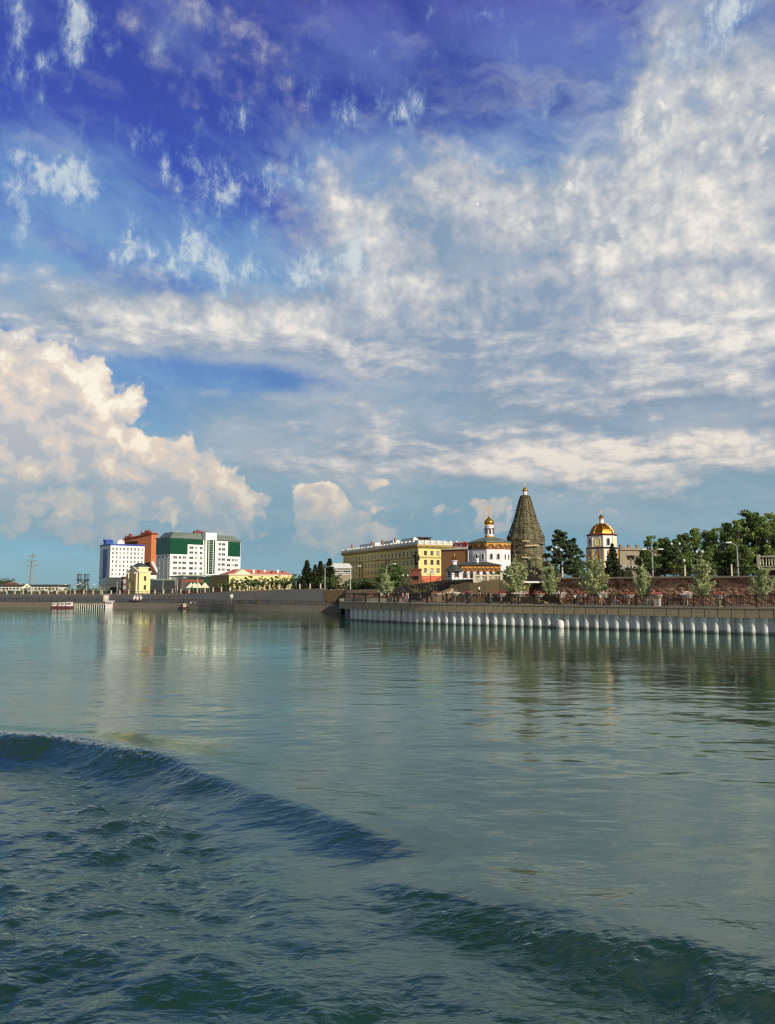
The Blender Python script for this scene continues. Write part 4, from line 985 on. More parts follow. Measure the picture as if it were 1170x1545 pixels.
for k, (px_, py_, Y_, w_) in enumerate(((4, 882, 900, 16), (13, 881, 930, 13), (26, 884, 870, 14))):
    lab = ['leftmost red-roofed house under the wooded hill', 'middle red-roofed house with higher gable under the hill', 'lower red-roofed house nearest the pylon'][k]
    B = Bld('red_roofed_house', lab, None, px_, px_ + w_, Y_, 5 - 3 * k, 3); B.root['group'] = 'red-roofed houses at the far left'
    h = B.zc(py_ + 3); hx = B.zc(py_ - 1.5)
    B.part('wall', MB().box(0, B.W, 0, 9, 0, h), M('brown_plaster'))
    rf = MB(); rf.add([(-.5, -.6, h), (B.W + .5, -.6, h), (B.W + .5, 9.6, h), (-.5, 9.6, h), (1.5, 4.5, hx), (B.W - 1.5, 4.5, hx)], [(0, 1, 5, 4), (1, 2, 5), (2, 3, 4, 5), (3, 0, 4), (3, 2, 1, 0)]); B.part('roof', rf, M('tile_red'))
    MB().box(B.W * .5, B.W * .5 + .9, 3, 3.9, hx - 1.2, hx + 1.6).build('chimney', M('brick_brown'), B.root)
    for q in range(4): rwin(B, B.W * (.15 + .23 * q), h * .55, 1.3, 1.6)
hv, hf = [], []
nx, ny = 40, 6
for i in range(nx):
    for j in range(ny):
        px_ = -140 + i * 6.5; Yh = 1300 + j * 120; e = math.exp(-((px_ + 40) / 75) ** 2) * (1.1 + .12 * math.sin(i * 1.7) + .08 * math.sin(i * .7 + j))
        hv.append((gx(px_, Yh), Yh, 2.0 + 24 * e * math.sin(math.pi * (j + .5) / ny)))
for i in range(nx - 1):
    for j in range(ny - 1): hf.append((i * ny + j, (i + 1) * ny + j, (i + 1) * ny + j + 1, i * ny + j + 1))
hm = MB(); hm.add(hv, hf); struct(hm.build('hill', M('earth'), smooth_=True))

py = thing('power_pylon', 'tall grey lattice power pylon with three crossarms on the left shore', 'pylon', (gx(47, 620), 620, 3))
zt = gz(834, 620) - 3; lg = MB()
for sx in (-1, 1):
    for sy in (-1, 1): MB().tube([(sx * 3.0, sy * 3.0, 0), (sx * 1.1, sy * 1.1, zt * .62), (sx * .25, sy * .25, zt)], [.26, .2, .12], 5).build('leg', M('light_metal'), py)
for k in range(7):
    z0_, z1_ = zt * k / 9, zt * (k + 1) / 9; w0, w1 = 3.0 - 1.9 * min(z0_ / (zt * .62), 1), 3.0 - 1.9 * min(z1_ / (zt * .62), 1)
    for sx in (-1, 1): lg.tube([(sx * w0, -w0, z0_), (-sx * w1, -w1, z1_)], .1, 4).tube([(-w0, sx * w0, z0_), (-w1, -sx * w1, z1_)], .1, 4)
lg.build('lattice', M('light_metal'), py)
for z, w in ((zt * .66, 5.5), (zt * .78, 4.6), (zt * .9, 3.4)): MB().tube([(-w, 0, z + .4), (0, 0, z - .3), (w, 0, z + .4)], .2, 5).tube([(-w, 0, z + .5), (0, 0, z + 1.0), (w, 0, z + .5)], .14, 5).build('crossarm', M('light_metal'), py)
for k, px_ in enumerate((120, 130.5)):
    c_ = thing('lattice_mast', ['left of two dark masts above the far trees', 'right of two dark masts above the far trees'][k], 'mast', (gx(px_, 420), 420, 3), 0, 'twin dark masts above the far trees')
    zt = gz(866.5, 420) - 3; mb = MB()
    for sx in (-1, 1):
        for sy in (-1, 1): mb.tube([(sx * .9, sy * .9, 0), (sx * .9, sy * .9, zt)], .13, 4)
    for q in range(9): z = zt * q / 9; mb.tube([(-.9, -.9, z), (.9, -.9, z + zt / 9)], .09, 4).tube([(-.9, .9, z), (-.9, -.9, z + zt / 9)], .09, 4)
    mb.build('lattice', M('dark_metal'), c_); MB().box(-1.2, 1.2, -1.2, 1.2, zt * .66, zt * .72).box(-1.1, 1.1, -1.1, 1.1, zt - .3, zt).build('platform', M('dark_metal'), c_)
# ------------------------------------------------------------------ yellow building, churches, monument
B = Bld('yellow_building', 'long four-storey yellow building with white roof balustrade and red ground floor end', 518, 632, 688.5, 300, 24.5, 5.0)
h = B.zc(824); hb = B.zc(868.5)
B.part('wall', MB().box(0, B.W, 0, B.D, hb, h), M('yellow_plaster'))
B.part('ground_floor', MB().box(-.2, B.W + .2, -.2, B.D + .2, -1, hb), M('red_granite'))
B.part('ground_floor_side', MB().box(-.35, -.2, .0, B.D + .2, -1, hb - .4), M('pale_stone'))
B.part('cornice', MB().box(-1.0, B.W + 1.0, -1.0, B.D + 1.0, h, h + .7).box(-.55, B.W + .55, -.55, B.D + .55, h - .6, h), M('trim_ochre'))
dn = MB(); n_ = 34
for k in range(n_): x = -.4 + (B.W + .8) * k / (n_ - 1); dn.box(x - .13, x + .13, -.85, -.55, h - .45, h)
for k in range(n_ * 3): y = -.4 + (B.D + .8) * k / (n_ * 3 - 1); dn.box(-.85, -.55, y - .13, y + .13, h - .45, h)
B.part('dentils', dn, M('trim_ochre'))
zs1, zs2 = B.zc(838.5), B.zc(841.5)
B.part('string_course', MB().box(-.3, B.W + .3, -.3, B.D + .3, zs2, zs1 - .25), M('trim_ochre'))
hb2 = B.zc(816.5)
bal = MB().box(-.6, B.W + .6, -.6, -.35, hb2 - .3, hb2).box(-.6, B.W + .6, -.6, -.35, h + .7, h + .95).box(-.6, -.35, -.35, B.D + .6, hb2 - .3, hb2).box(-.6, -.35, -.35, B.D + .6, h + .7, h + .95); B.part('balustrade_rails', bal, M('frame_white'))
post = MB().box(-.42, .42, -.42, .42, h + .7, hb2 + .45).mesh('balustrade_post', M('frame_white')); bm_ = MB()
for k in range(7): obj('balustrade_post', post, B.root, (B.W * k / 6, -.45, 0))
for k in range(1, 24): obj('balustrade_post', post, B.root, (-.45, B.D * k / 23, 0))
balp = MB()
for k in range(12): balp.lathe([(.09, h + .95), (.16, h + 1.3), (.08, hb2 - .6), (.14, hb2 - .3)], 6, (k - 5.5) * .27, 0)
balp = balp.mesh('balusters', M('frame_white'))
for k in range(6): obj('balusters', balp, B.root, (B.W * (k + .5) / 6, -.47, 0))
for k in range(23): obj('balusters', balp, B.root, (-.47, B.D * (k + .5) / 23, 0), math.pi / 2)
rw = [(B.zc(837.2), 2.0), (B.zc(851.5), 2.2), (B.zc(863.5), 2.0)]
for z, hh in rw:
    for px_ in (642.5, 652.3, 661.5, 671): rwin(B, B.r(px_), z, 1.3, hh * .85, frame='frame_brown')
for px_ in (643, 652.5): rwin(B, B.r(px_), B.zc(877), 2.0, 2.4, frame='frame_white', glass='frame_white')
rwin(B, B.r(668), B.zc(879), 1.7, 2.4, frame='frame_white')
for j in range(22):
    y = B.D * (.03 + .94 * j / 21)
    for z, hh in rw: lwin(B, y, z, 1.25, hh * .8, frame='frame_brown')
for t in (.335, .375, .70, .74): MB().box(-.45, -.02, B.D * t - .35, B.D * t + .35, hb, zs2).build('pilaster', M('trim_ochre'), B.root)
rb_ = MB()
B.part('roof', MB().prism([(.4, .4), (B.W - .4, .4), (B.W - .4, B.D - .4), (.4, B.D - .4)], h + .7, h + 2.6, top=[(3, 3), (B.W - 3, 3), (B.W - 3, B.D - 3), (3, B.D - 3)]), M('white_roof'))
for t0, t1 in ((.10, .26), (.34, .52), (.58, .82)): MB().prism([(1.5, B.D * t0), (6, B.D * t0), (6, B.D * t1), (1.5, B.D * t1)], h + 1, hb2 + 2.1, top=[(2.4, B.D * t0 + 1), (5.4, B.D * t0 + 1), (5.4, B.D * t1 - 1), (2.4, B.D * t1 - 1)]).build('roof_hood', M('white_roof'), B.root)
for px_ in (645.5, 654): x = B.r(px_); MB().box(x - 1, x + 1, 4, 6, h + 1, hb2 + 1.6).box(x - 1.6, x + 1.6, 3.4, 6.6, hb2 + 1.6, hb2 + 2.0).build('roof_vent', M('dark_metal'), B.root)
for t in (.30, .46, .6, .9): MB().box(.9, 1.6, B.D * t - .4, B.D * t + .4, h + 1, hb2 + 2.6).build('chimney', M('brown_plaster'), B.root)

# monument: bronze standing figure on a red granite pedestal
Ym = 205; mo = thing('statue_monument', 'dark bronze standing statue on a tapering red granite pedestal', 'monument', (gx(628.5, Ym), Ym, 5.2), R(-12))
zp = gz(858, Ym) - 5.2
MB().prism([(-1.9, -1.9), (1.9, -1.9), (1.9, 1.9), (-1.9, 1.9)], -.6, .8).prism([(-1.55, -1.55), (1.55, -1.55), (1.55, 1.55), (-1.55, 1.55)], .8, zp - .5, top=[(-1.15, -1.15), (1.15, -1.15), (1.15, 1.15), (-1.15, 1.15)]).box(-1.35, 1.35, -1.35, 1.35, zp - .5, zp).build('pedestal', M('dark_granite'), mo)
hs = gz(831.5, Ym) - 5.2 - zp; k = hs / 1.85
st = MB()
for sx in (-1, 1): st.tube([(sx * .11 * k, -.05 * k, zp + .04), (sx * .11 * k, .03 * k, zp + .08 * k), (sx * .10 * k, 0, zp + .5 * k), (sx * .09 * k, 0, zp + .95 * k)], [.09 * k, .07 * k, .08 * k, .11 * k], 8)
st.lathe([(.22 * k, zp + .45 * k), (.21 * k, zp + .7 * k), (.19 * k, zp + 1.0 * k), (.23 * k, zp + 1.35 * k), (.2 * k, zp + 1.5 * k), (.08 * k, zp + 1.56 * k), (.07 * k, zp + 1.62 * k), (.11 * k, zp + 1.68 * k), (.12 * k, zp + 1.76 * k), (.13 * k, zp + 1.80 * k), (.09 * k, zp + 1.88 * k), (.02 * k, zp + 1.9 * k)], 12, sy=.75)
st.tube([(-.22 * k, 0, zp + 1.44 * k), (-.33 * k, .02 * k, zp + 1.15 * k), (-.24 * k, -.16 * k, zp + .98 * k)], [.08 * k, .07 * k, .05 * k], 8)
st.tube([(.22 * k, 0, zp + 1.44 * k), (.30 * k, .03 * k, zp + 1.12 * k), (.30 * k, -.06 * k, zp + .85 * k)], [.08 * k, .07 * k, .05 * k], 8)
st.build('figure', M('bronze'), mo, smooth_=True)
MB().box(-.8, .8, -1.62, -1.5, zp * .45, zp * .62).build('plaque', M('bronze'), mo)

# brown block with a red rooftop sign
B = Bld('brown_building', 'plain tan brown block with white edge between yellow building and church', 682, 707, 710.5, 262, 60, 6.0)
h = B.zc(828.5); B.part('wall', MB().box(0, B.W * 2, 0, B.D + 4, -1, h), M('brown_plaster')); B.part('white_edge', MB().box(-.3, B.W + .05, -.3, -.02, -1, h), M('white_plaster')); B.part('roof', MB().box(-.4, B.W * 2 + .3, -.5, B.D + 4.3, h, h + .4), M('cream_trim'))
for q in range(3): lwin(B, B.D * .8, 2.0 + q * 3.2, 1.2, 1.6, frame='frame_brown')
sg = thing('rooftop_sign', 'pink and red rooftop sign with dark lettering and round red emblem', 'sign', (B.o.x, B.o.y, B.z0 + h + .4), B.a)
MB().box(-.1, .1, .2, B.D * .92, .2, 2.2).box(0, .1, 1, 1.2, 0, .2).box(0, .1, B.D * .8, B.D * .8 + .2, 0, .2).build('board', M('sign_pink'), sg)
lt = MB(); y = B.D * .88
rg = random.Random(3)
for k in range(9):
    w = .55; y -= w + .12
    lt.box(-.2, -.12, y, y + .15, .7, 1.75).box(-.2, -.12, y + .15, y + w, 1.58, 1.75) if k % 3 else lt.box(-.2, -.12, y, y + .15, .7, 1.75).box(-.2, -.12, y + w - .15, y + w, .7, 1.75).box(-.2, -.12, y + .15, y + w - .15, 1.15, 1.32)
lt.build('lettering', M('dark_brown'), sg)
em = MB().lathe([(.45, -.04), (.85, -.04), (.85, .04), (.45, .04), (.45, -.04)], 20).build('emblem', M('sign_red'), sg, (-.2, 1.1, 1.25)); em.rotation_euler = (0, R(90), 0)

# small white chapel
Yc = 150; zc0 = gz(874, Yc); ch = thing('white_chapel', 'small white chapel with dark tented roof and slender belfry', 'chapel', (gx(686, Yc), Yc, zc0), R(22))
pxm = Yc / F_PX; r0 = 11.5 * pxm; H_ = lambda py: gz(py, Yc) - zc0
MB().lathe([(r0, -3), (r0, H_(862))], 4, rot=R(45)).build('wall', M('church_white'), ch)
MB().lathe([(r0 * 1.3, H_(862)), (r0 * 1.25, H_(861)), (r0 * .62, H_(855)), (r0 * .42, H_(852))], 8, rot=R(22)).build('roof', M('dark_roof'), ch)
MB().lathe([(r0 * .36, H_(853)), (r0 * .36, H_(847)), (r0 * .5, H_(846.6)), (r0 * .5, H_(846)), (r0 * .3, H_(845.5))], 8).build('belfry', M('church_white'), ch)
MB().lathe([(r0 * .3, H_(845.6)), (r0 * .14, H_(841)), (r0 * .22, H_(838.5)), (r0 * .16, H_(836.5)), (.03, H_(834)), (.03, H_(832))], 10).build('onion_dome', M('old_gold'), ch, smooth_=True)
for a in (0, 90, 180, 270):
    w_ = obj('window', win_mesh(.85, 1.2, 'ornament_red', 'dark_glass'), ch); rr_ = r0 * math.cos(R(45)); w_.location = (rr_ * math.sin(R(a)), -rr_ * math.cos(R(a)), H_(870)); w_.rotation_euler = (0, 0, R(a))

def cross(mb, z, s, m=0):
    return mb.box(-.05 * s, .05 * s, -.05 * s, .05 * s, z, z + 2.0 * s, m).box(-.5 * s, .5 * s, -.04 * s, .04 * s, z + 1.2 * s, z + 1.32 * s, m).box(-.28 * s, .28 * s, -.04 * s, .04 * s, z + 1.62 * s, z + 1.72 * s, m).box(-.3 * s, .3 * s, -.04 * s, .04 * s, z + .6 * s, z + .7 * s, m)
ONION = [(.50, 0), (.62, .10), (.86, .28), (1.0, .52), (1.0, .72), (.88, .98), (.64, 1.24), (.38, 1.46), (.18, 1.68), (.07, 1.95), (.05, 2.2)]
def arcs(mb, rad, z, n, size, m=0, rot=0.0):
    """row of round relief arches round a drum or octagon"""
    for i in range(n):
        a = rot + 2 * math.pi * (i + .5) / n; c_, s_ = math.cos(a), math.sin(a)
        mb.tube([((rad + .06) * c_ - s_ * size * math.cos(t), (rad + .06) * s_ + c_ * size * math.cos(t), z + size * math.sin(t)) for t in [math.pi * q / 8 for q in range(9)]], .10, 5, m)

# white octagonal church with painted frieze and gold onion dome
Yk = 215; zk = gz(878, Yk); P_ = Yk / F_PX; H_ = lambda py: gz(py, Yk) - zk
ck = thing('white_church', 'white octagonal church with painted frieze, grey green roof and gold onion dome', 'church', (gx(739.5, Yk), Yk, zk), R(8))
ro = 31.5 * P_; ap = ro * math.cos(math.pi / 8)
MB().lathe([(ro, -4), (ro, H_(829))], 8, rot=math.pi / 8).build('wall', M('church_white'), ck)
fz = MB().lathe([(ro * 1.012, H_(829)), (ro * 1.012, H_(820))], 8, rot=math.pi / 8); fz.build('frieze', M('ornament_ochre'), ck)
fa = MB(); sd = 2 * ro * math.sin(math.pi / 8)
for i in range(8):
    a = 2 * math.pi * i / 8
    for q in (-.25, .25):
        ox, oy = ap * 1.02 * math.cos(a) - math.sin(a) * q * sd, ap * 1.02 * math.sin(a) + math.cos(a) * q * sd
        for rad_, th_, mm in ((sd * .2, .16, 0), (sd * .11, .13, 1)):
            fa.tube([(ox - math.sin(a) * rad_ * math.cos(t), oy + math.cos(a) * rad_ * math.cos(t), H_(828) + rad_ * math.sin(t)) for t in [math.pi * k / 8 for k in range(9)]], th_, 5, mm)
fa.build('frieze_arches', [M('ornament_red'), M('ornament_green')], ck)
MB().lathe([(ro * 1.03, H_(829.6)), (ro * 1.03, H_(828.6))], 8, rot=math.pi / 8).build('string_course', M('ornament_red'), ck)
MB().lathe([(ro * 1.06, H_(820)), (ro * 1.06, H_(818.4)), (ro * .9, H_(816.5)), (ro * .5, H_(812.5)), (ro * .28, H_(811))], 8, rot=math.pi / 8).build('roof', M('green_roof'), ck)
rd = 6.4 * P_
MB().lathe([(rd, H_(811.5)), (rd, H_(795)), (rd * 1.1, H_(794.6)), (rd * 1.1, H_(793.2)), (rd * .95, H_(792.6))], 16).build('drum', M('church_white'), ck)
do = MB(); arcs(do, rd * 1.02, H_(799), 8, rd * .3, 0)
do.lathe([(rd * 1.04, H_(811)), (rd * 1.04, H_(808.5))], 16, m=1); do.build('drum_ornament', [M('ornament_red'), M('ornament_ochre')], ck)
for i in range(8): a = 2 * math.pi * i / 8; w_ = obj('window', win_mesh(rd * .32, (H_(797) - H_(805)), 'ornament_red', 'dark_glass', True), ck, (rd * 1.0 * math.cos(a), rd * 1.0 * math.sin(a), H_(806)), a + math.pi / 2)
k = 7.6 * P_; MB().lathe([(r * k, H_(793) + z * k * .98) for r, z in ONION], 20).build('onion_dome', M('gold'), ck, smooth_=True)
cross(MB(), H_(793) + 2.05 * k, 1.45).build('cross', M('gold'), ck)
for i in range(8):
    a = 2 * math.pi * i / 8; s2 = Vector((-math.sin(a), math.cos(a)))
    for q in (-.22, .22): obj('window', win_mesh(.95, 1.75, 'church_white', 'dark_glass', True), ck, (ap * 1.004 * math.cos(a) + s2.x * sd * q, ap * 1.004 * math.sin(a) + s2.y * sd * q, H_(845.5)), a + math.pi / 2)
# porch wing before it, with small cupola
Yw = 190; zw = gz(880, Yw); H2 = lambda py: gz(py, Yw) - zw
pc = thing('church_porch', 'low church wing with dark roof, ornamented frieze and tiny gold cupola', 'church wing', (gx(697.5, Yw), Yw, zw), R(6))
w_ = gx(757, Yw) - gx(697.5, Yw)
MB().box(0, w_, 0, 12, -3, H2(862)).build('wall', M('church_white'), pc)
MB().box(-.08, w_ + .08, -.08, 12, H2(860.5), H2(852.6)).build('frieze', M('ornament_ochre'), pc)
fo = MB(); nn = 9
for i in range(nn):
    cx_ = w_ * (i + .5) / nn
    for rad_, mm in ((.46, 0), (.26, 1)): fo.tube([(cx_ + rad_ * math.cos(t), -.12, H2(859.8) + rad_ * 1.25 * math.sin(t)) for t in [math.pi * q / 8 for q in range(9)]], .09, 5, mm)
fo.build('frieze_arches', [M('ornament_red'), M('ornament_green')], pc)
MB().box(-.12, w_ + .12, -.12, 12, H2(862), H2(860.5)).build('string_course', M('ornament_red'), pc)
rf = MB(); rf.add([(-.6, -.7, H2(852.6)), (w_ + .6, -.7, H2(852.6)), (w_ + .6, 12.5, H2(852.6)), (-.6, 12.5, H2(852.6)), (2.2, 5, H2(846.5)), (w_ - 2.2, 5, H2(846.5))], [(0, 1, 5, 4), (1, 2, 5), (2, 3, 4, 5), (3, 0, 4), (3, 2, 1, 0)]); rf.build('roof', M('dark_roof'), pc)
cx_ = w_ * .49; MB().lathe([(.42, H2(848.5)), (.42, H2(842)), (.5, H2(841.7)), (.5, H2(841)), (.3, H2(840.6))], 10, cx_, 4).build('cupola', M('church_white'), pc)
MB().lathe([(r * .46, H2(840.8) + z * .44) for r, z in ONION], 12, cx_, 4).build('onion_dome', M('ornament_green'), pc, smooth_=True)
for i in range(6): obj('window', win_mesh(.8, 1.7, 'ornament_red', 'dark_glass', True), pc, (w_ * (i + .5) / 6, -.012, H2(872)))
MB().box(w_ * .62, w_ * .62 + 2.6, -1.2, 0, -3, H2(866)).build('door_porch', M('pale_yellow'), pc)

# bell tower wrapped in scaffolding
Ys = 222; zsb = gz(884, Ys); Ps = Ys / F_PX; H_ = lambda py: gz(py, Ys) - zsb
sc_ = thing('scaffolded_bell_tower', 'tall tented bell tower wrapped in scaffolding and netting with tiny gold cupola', 'bell tower', (gx(795, Ys), Ys, zsb), R(10))
prof = [(33, 890), (30.5, 868), (28.6, 850), (27.8, 831), (27.2, 809), (24.4, 806.5), (23.2, 802), (20.0, 792), (15.4, 778), (11.6, 764), (8.6, 753), (7.0, 748.5), (5.8, 747)]
rgc = random.Random(4); core = []
for (ra, ya), (rb2, yb2) in zip(prof, prof[1:]):
    for q in range(4): t_ = q / 4; core.append(((ra + (rb2 - ra) * t_) * Ps * rgc.uniform(.93, 1.03), H_(ya + (yb2 - ya) * t_)))
core.append((prof[-1][0] * Ps, H_(prof[-1][1])))
MB().lathe(core, 8, rot=math.pi / 8).build('netting', M('scaffold_net'), sc_)
def rad_at(z):
    pts = [(r * Ps, H_(y)) for r, y in prof]
    for (ra, za), (rb2, zb2) in zip(pts, pts[1:]):
        if za <= z <= zb2: return ra + (rb2 - ra) * (z - za) / (zb2 - za)
    return pts[-1][0] if z > pts[-1][1] else pts[0][0]
zmax = H_(747.5); lev = [2.0 * i for i in range(int(zmax / 2.0) + 1)]
for i in range(16):
    a = 2 * math.pi * i / 16; f = math.cos(math.pi / 8) / math.cos((a % (math.pi / 4)) - math.pi / 8) if True else 1
    MB().tube([(rad_at(z) * 1.03 * math.cos(a + math.pi / 16), rad_at(z) * 1.03 * math.sin(a + math.pi / 16), z) for z in lev], .085, 5).build('scaffold_pole', M('wood_pole'), sc_)
rgs = random.Random(9)
for j, z in enumerate(lev[1:]):
    r_ = rad_at(z)
    for i in range(8):
        if rgs.random() < .45: continue
        a0, a1 = 2 * math.pi * (i + .5) / 8, 2 * math.pi * (i + 1.5) / 8
        p0, p1 = Vector((math.cos(a0), math.sin(a0))), Vector((math.cos(a1), math.sin(a1)))
        q = [p0 * r_ * 1.08, p1 * r_ * 1.08, p1 * r_ * .98, p0 * r_ * .98]; MB().prism([(v.x, v.y) for v in q], z - .08, z).build('scaffold_deck', M('wood_plank') if j % 3 else M('wood_pole'), sc_)
for i in range(8):
    br = MB(); a0, a1 = 2 * math.pi * (i + .5) / 8, 2 * math.pi * (i + 1.5) / 8
    for j in range(0, len(lev) - 2):
        if rgs.random() < .6: continue
        z0_, z1_ = lev[j], lev[j + 1]; s = 1 if j % 2 else 0; b0_, b1_ = (a0, a1) if s else (a1, a0)
        br.tube([(rad_at(z0_) * 1.06 * math.cos(b0_), rad_at(z0_) * 1.06 * math.sin(b0_), z0_), (rad_at(z1_) * 1.06 * math.cos(b1_), rad_at(z1_) * 1.06 * math.sin(b1_), z1_)], .08, 4)
    if br.v: br.build('diagonal_brace', M('wood_plank'), sc_)
for (aa0, zz0, aa1, zz1) in ((-112, 11.2, -70, 11.4), (-122, 8.0, -64, 7.6), (-120, 12.6, -98, 12.5)):
    r_ = rad_at(zz0) * 1.07; MB().tube([(r_ * math.cos(R(aa0)), r_ * math.sin(R(aa0)), zz0), (r_ * math.cos(R((aa0 + aa1) / 2)), r_ * math.sin(R((aa0 + aa1) / 2)), (zz0 + zz1) / 2), (r_ * math.cos(R(aa1)), r_ * math.sin(R(aa1)), zz1)], .2, 5).build('pale_board', M('pale_stone'), sc_)
z = H_(747.2); MB().lathe([(.9, z - .3), (.62, z), (.55, z + .9), (.7, z + 1.0), (.5, z + 1.1)], 12).build('drum', M('church_white'), sc_)
MB().lathe([(r * .82, z + 1.0 + q * .72) for r, q in ONION], 16).build('onion_dome', M('gold'), sc_, smooth_=True); cross(MB(), z + 2.45, .62).build('cross', M('gold'), sc_)

# white bell tower with a gilded dome
Yg = 200; zg0 = gz(882, Yg); Pg = Yg / F_PX; H_ = lambda py: gz(py, Yg) - zg0
gt = thing('gold_domed_bell_tower', 'white octagonal bell tower with wide gilded dome and brown-edged pilasters', 'bell tower', (gx(910.5, Yg), Yg, zg0), R(12))
ru, rlw = 20.8 * Pg, 22.2 * Pg
MB().lathe([(rlw, -3), (rlw, H_(828))], 8, rot=math.pi / 8).build('lower_wall', M('church_white'), gt)
MB().lathe([(ru, H_(826)), (ru, H_(808))], 8, rot=math.pi / 8).build('upper_wall', M('church_white'), gt)
MB().lathe([(rlw * 1.06, H_(828.4)), (rlw * 1.08, H_(827.2)), (rlw * 1.0, H_(826))], 8, rot=math.pi / 8).build('ledge', M('dark_brown'), gt)
MB().lathe([(ru * 1.03, H_(809)), (ru * 1.12, H_(807.8)), (ru * 1.12, H_(807)), (ru * .9, H_(805.5))], 8, rot=math.pi / 8).build('cornice', M('ornament_red'), gt)
MB().lathe([(ru * .84, H_(806)), (ru * .82, H_(803.5)), (ru * .74, H_(799.5)), (ru * .58, H_(795)), (ru * .38, H_(791.6)), (ru * .2, H_(789.8)), (ru * .16, H_(789.5))], 8, rot=math.pi / 8).build('gilded_dome', M('old_gold'), gt)
rl_ = MB()
for i in range(8):
    a = math.pi / 8 + 2 * math.pi * i / 8; rl_.tube([(ru * f * 1.005 * math.cos(a), ru * f * 1.005 * math.sin(a), H_(y)) for f, y in ((.84, 806), (.82, 803.5), (.74, 799.5), (.58, 795), (.38, 791.6), (.2, 789.8))], .1, 5)
rl_.build('dome_ribs', M('gold'), gt)
MB().lathe([(.60, H_(790)), (.55, H_(784)), (.72, H_(783.6)), (.72, H_(783)), (.45, H_(782.6))], 12).build('lantern', M('church_white'), gt)
MB().lathe([(r * .66, H_(783) + q * .62) for r, q in ONION], 14).build('onion_dome', M('old_gold'), gt, smooth_=True); cross(MB(), H_(783) + 1.3, .55).build('cross', M('gold'), gt)
au = ru * math.cos(math.pi / 8); al = rlw * math.cos(math.pi / 8)
for i in range(8):
    a = 2 * math.pi * i / 8; t = Vector((-math.sin(a), math.cos(a)))
    ang = a + math.pi / 2
    if i % 2 == 0: obj('bell_opening', win_mesh(1.05, H_(812.3) - H_(824.5), 'church_white', 'cloth_black', True), gt, (au * 1.004 * math.cos(a), au * 1.004 * math.sin(a), H_(824.5)), ang)
    else: obj('blind_panel', win_mesh(1.5, H_(812) - H_(824.5), 'pale_yellow', 'pale_yellow', True), gt, (au * 1.004 * math.cos(a), au * 1.004 * math.sin(a), H_(824.5)), ang)
    obj('niche', win_mesh(.9, 3.0, 'ornament_red', 'ornament_ochre', True), gt, (al * 1.004 * math.cos(a), al * 1.004 * math.sin(a), H_(848)), ang)
    a2 = a + math.pi / 8
    MB().tube([(rlw * 1.0 * math.cos(a2), rlw * math.sin(a2), -3), (rlw * math.cos(a2), rlw * math.sin(a2), H_(828.5))], .22, 6).build('pilaster', M('ornament_ochre'), gt)
    MB().tube([(ru * 1.0 * math.cos(a2), ru * math.sin(a2), H_(826)), (ru * math.cos(a2), ru * math.sin(a2), H_(809))], .15, 6).build('pilaster', M('cream_trim'), gt)

# grey tan building behind the spruce
B = Bld('grey_building', 'plain grey tan building with low roof right of the gold-domed bell tower', 930, 937, 1000, 285, 14, 6.0)
h = B.zc(830); B.part('wall', MB().box(0, B.W, 0, B.D, -1, h), M('concrete'))
rf = MB(); rf.add([(-.4, -.5, h), (B.W + .4, -.5, h), (B.W + .4, B.D + .5, h), (-.4, B.D + .5, h), (3, B.D * .5, B.zc(825)), (B.W - 2, B.D * .5, B.zc(826))], [(0, 1, 5, 4), (1, 2, 5), (2, 3, 4, 5), (3, 0, 4), (3, 2, 1, 0)]); B.part('roof', rf, M('concrete'))
for k in range(6): rwin(B, B.W * (.1 + .16 * k), h * .45, 1.2, 1.7, glass='dark_glass')
for k in range(3): x = B.W * (.1 + .2 * k); MB().box(x - .4, x + .4, 2, 2.8, h + .4, h + 2.2).build('chimney', M('brown_plaster'), B.root)
# ------------------------------------------------------------------ trees
def leaf_mesh(name, pts, nrm, size, mats, rng, aspect=1.4):
    """one small leaf-shaped face per point"""
    n = len(pts); a = rng.normal(size=(n, 3)); a -= (a * nrm).sum(1, keepdims=True) * nrm; a /= np.linalg.norm(a, axis=1, keepdims=True) + 1e-9
    b_ = np.cross(nrm, a); s = (size * rng.uniform(.6, 1.35, n))[:, None]
    v = np.stack([pts - a * s * aspect * .5, pts + b_ * s * .42 + a * s * .05, pts + a * s * aspect * .5, pts - b_ * s * .42 + a * s * .05], 1).reshape(-1, 3)
    me = bpy.data.meshes.new(name); me.vertices.add(4 * n); me.vertices.foreach_set('co', v.astype(np.float32).ravel())
    me.loops.add(4 * n); me.loops.foreach_set('vertex_index', np.arange(4 * n, dtype=np.int32)); me.polygons.add(n); me.polygons.foreach_set('loop_start', np.arange(0, 4 * n, 4, dtype=np.int32))
    me.update(calc_edges=True); me.materials.append(mats); return me
def clump_leaves(cl, per, rng, out=.6, up=.25):
    P_, N_ = [], []
    for (x, y, z, r, sq) in cl:
        n = max(int(per * r * r), 8); d = rng.normal(size=(n, 3)); d /= np.linalg.norm(d, axis=1, keepdims=True)
        rad = r * rng.uniform(.25, 1.0, n) ** .5 * rng.uniform(.8, 1.2, n)
        p = d * rad[:, None]; p[:, 2] *= sq; P_.append(p + np.array([x, y, z]))
        q = d * out + rng.normal(size=(n, 3)) * .6 + np.array([0, 0, up]); N_.append(q / np.linalg.norm(q, axis=1, keepdims=True))
    return np.concatenate(P_), np.concatenate(N_)
class Kind:
    def __init__(s, crown, trunk, bark): s.crown, s.trunk, s.bark = crown, trunk, bark
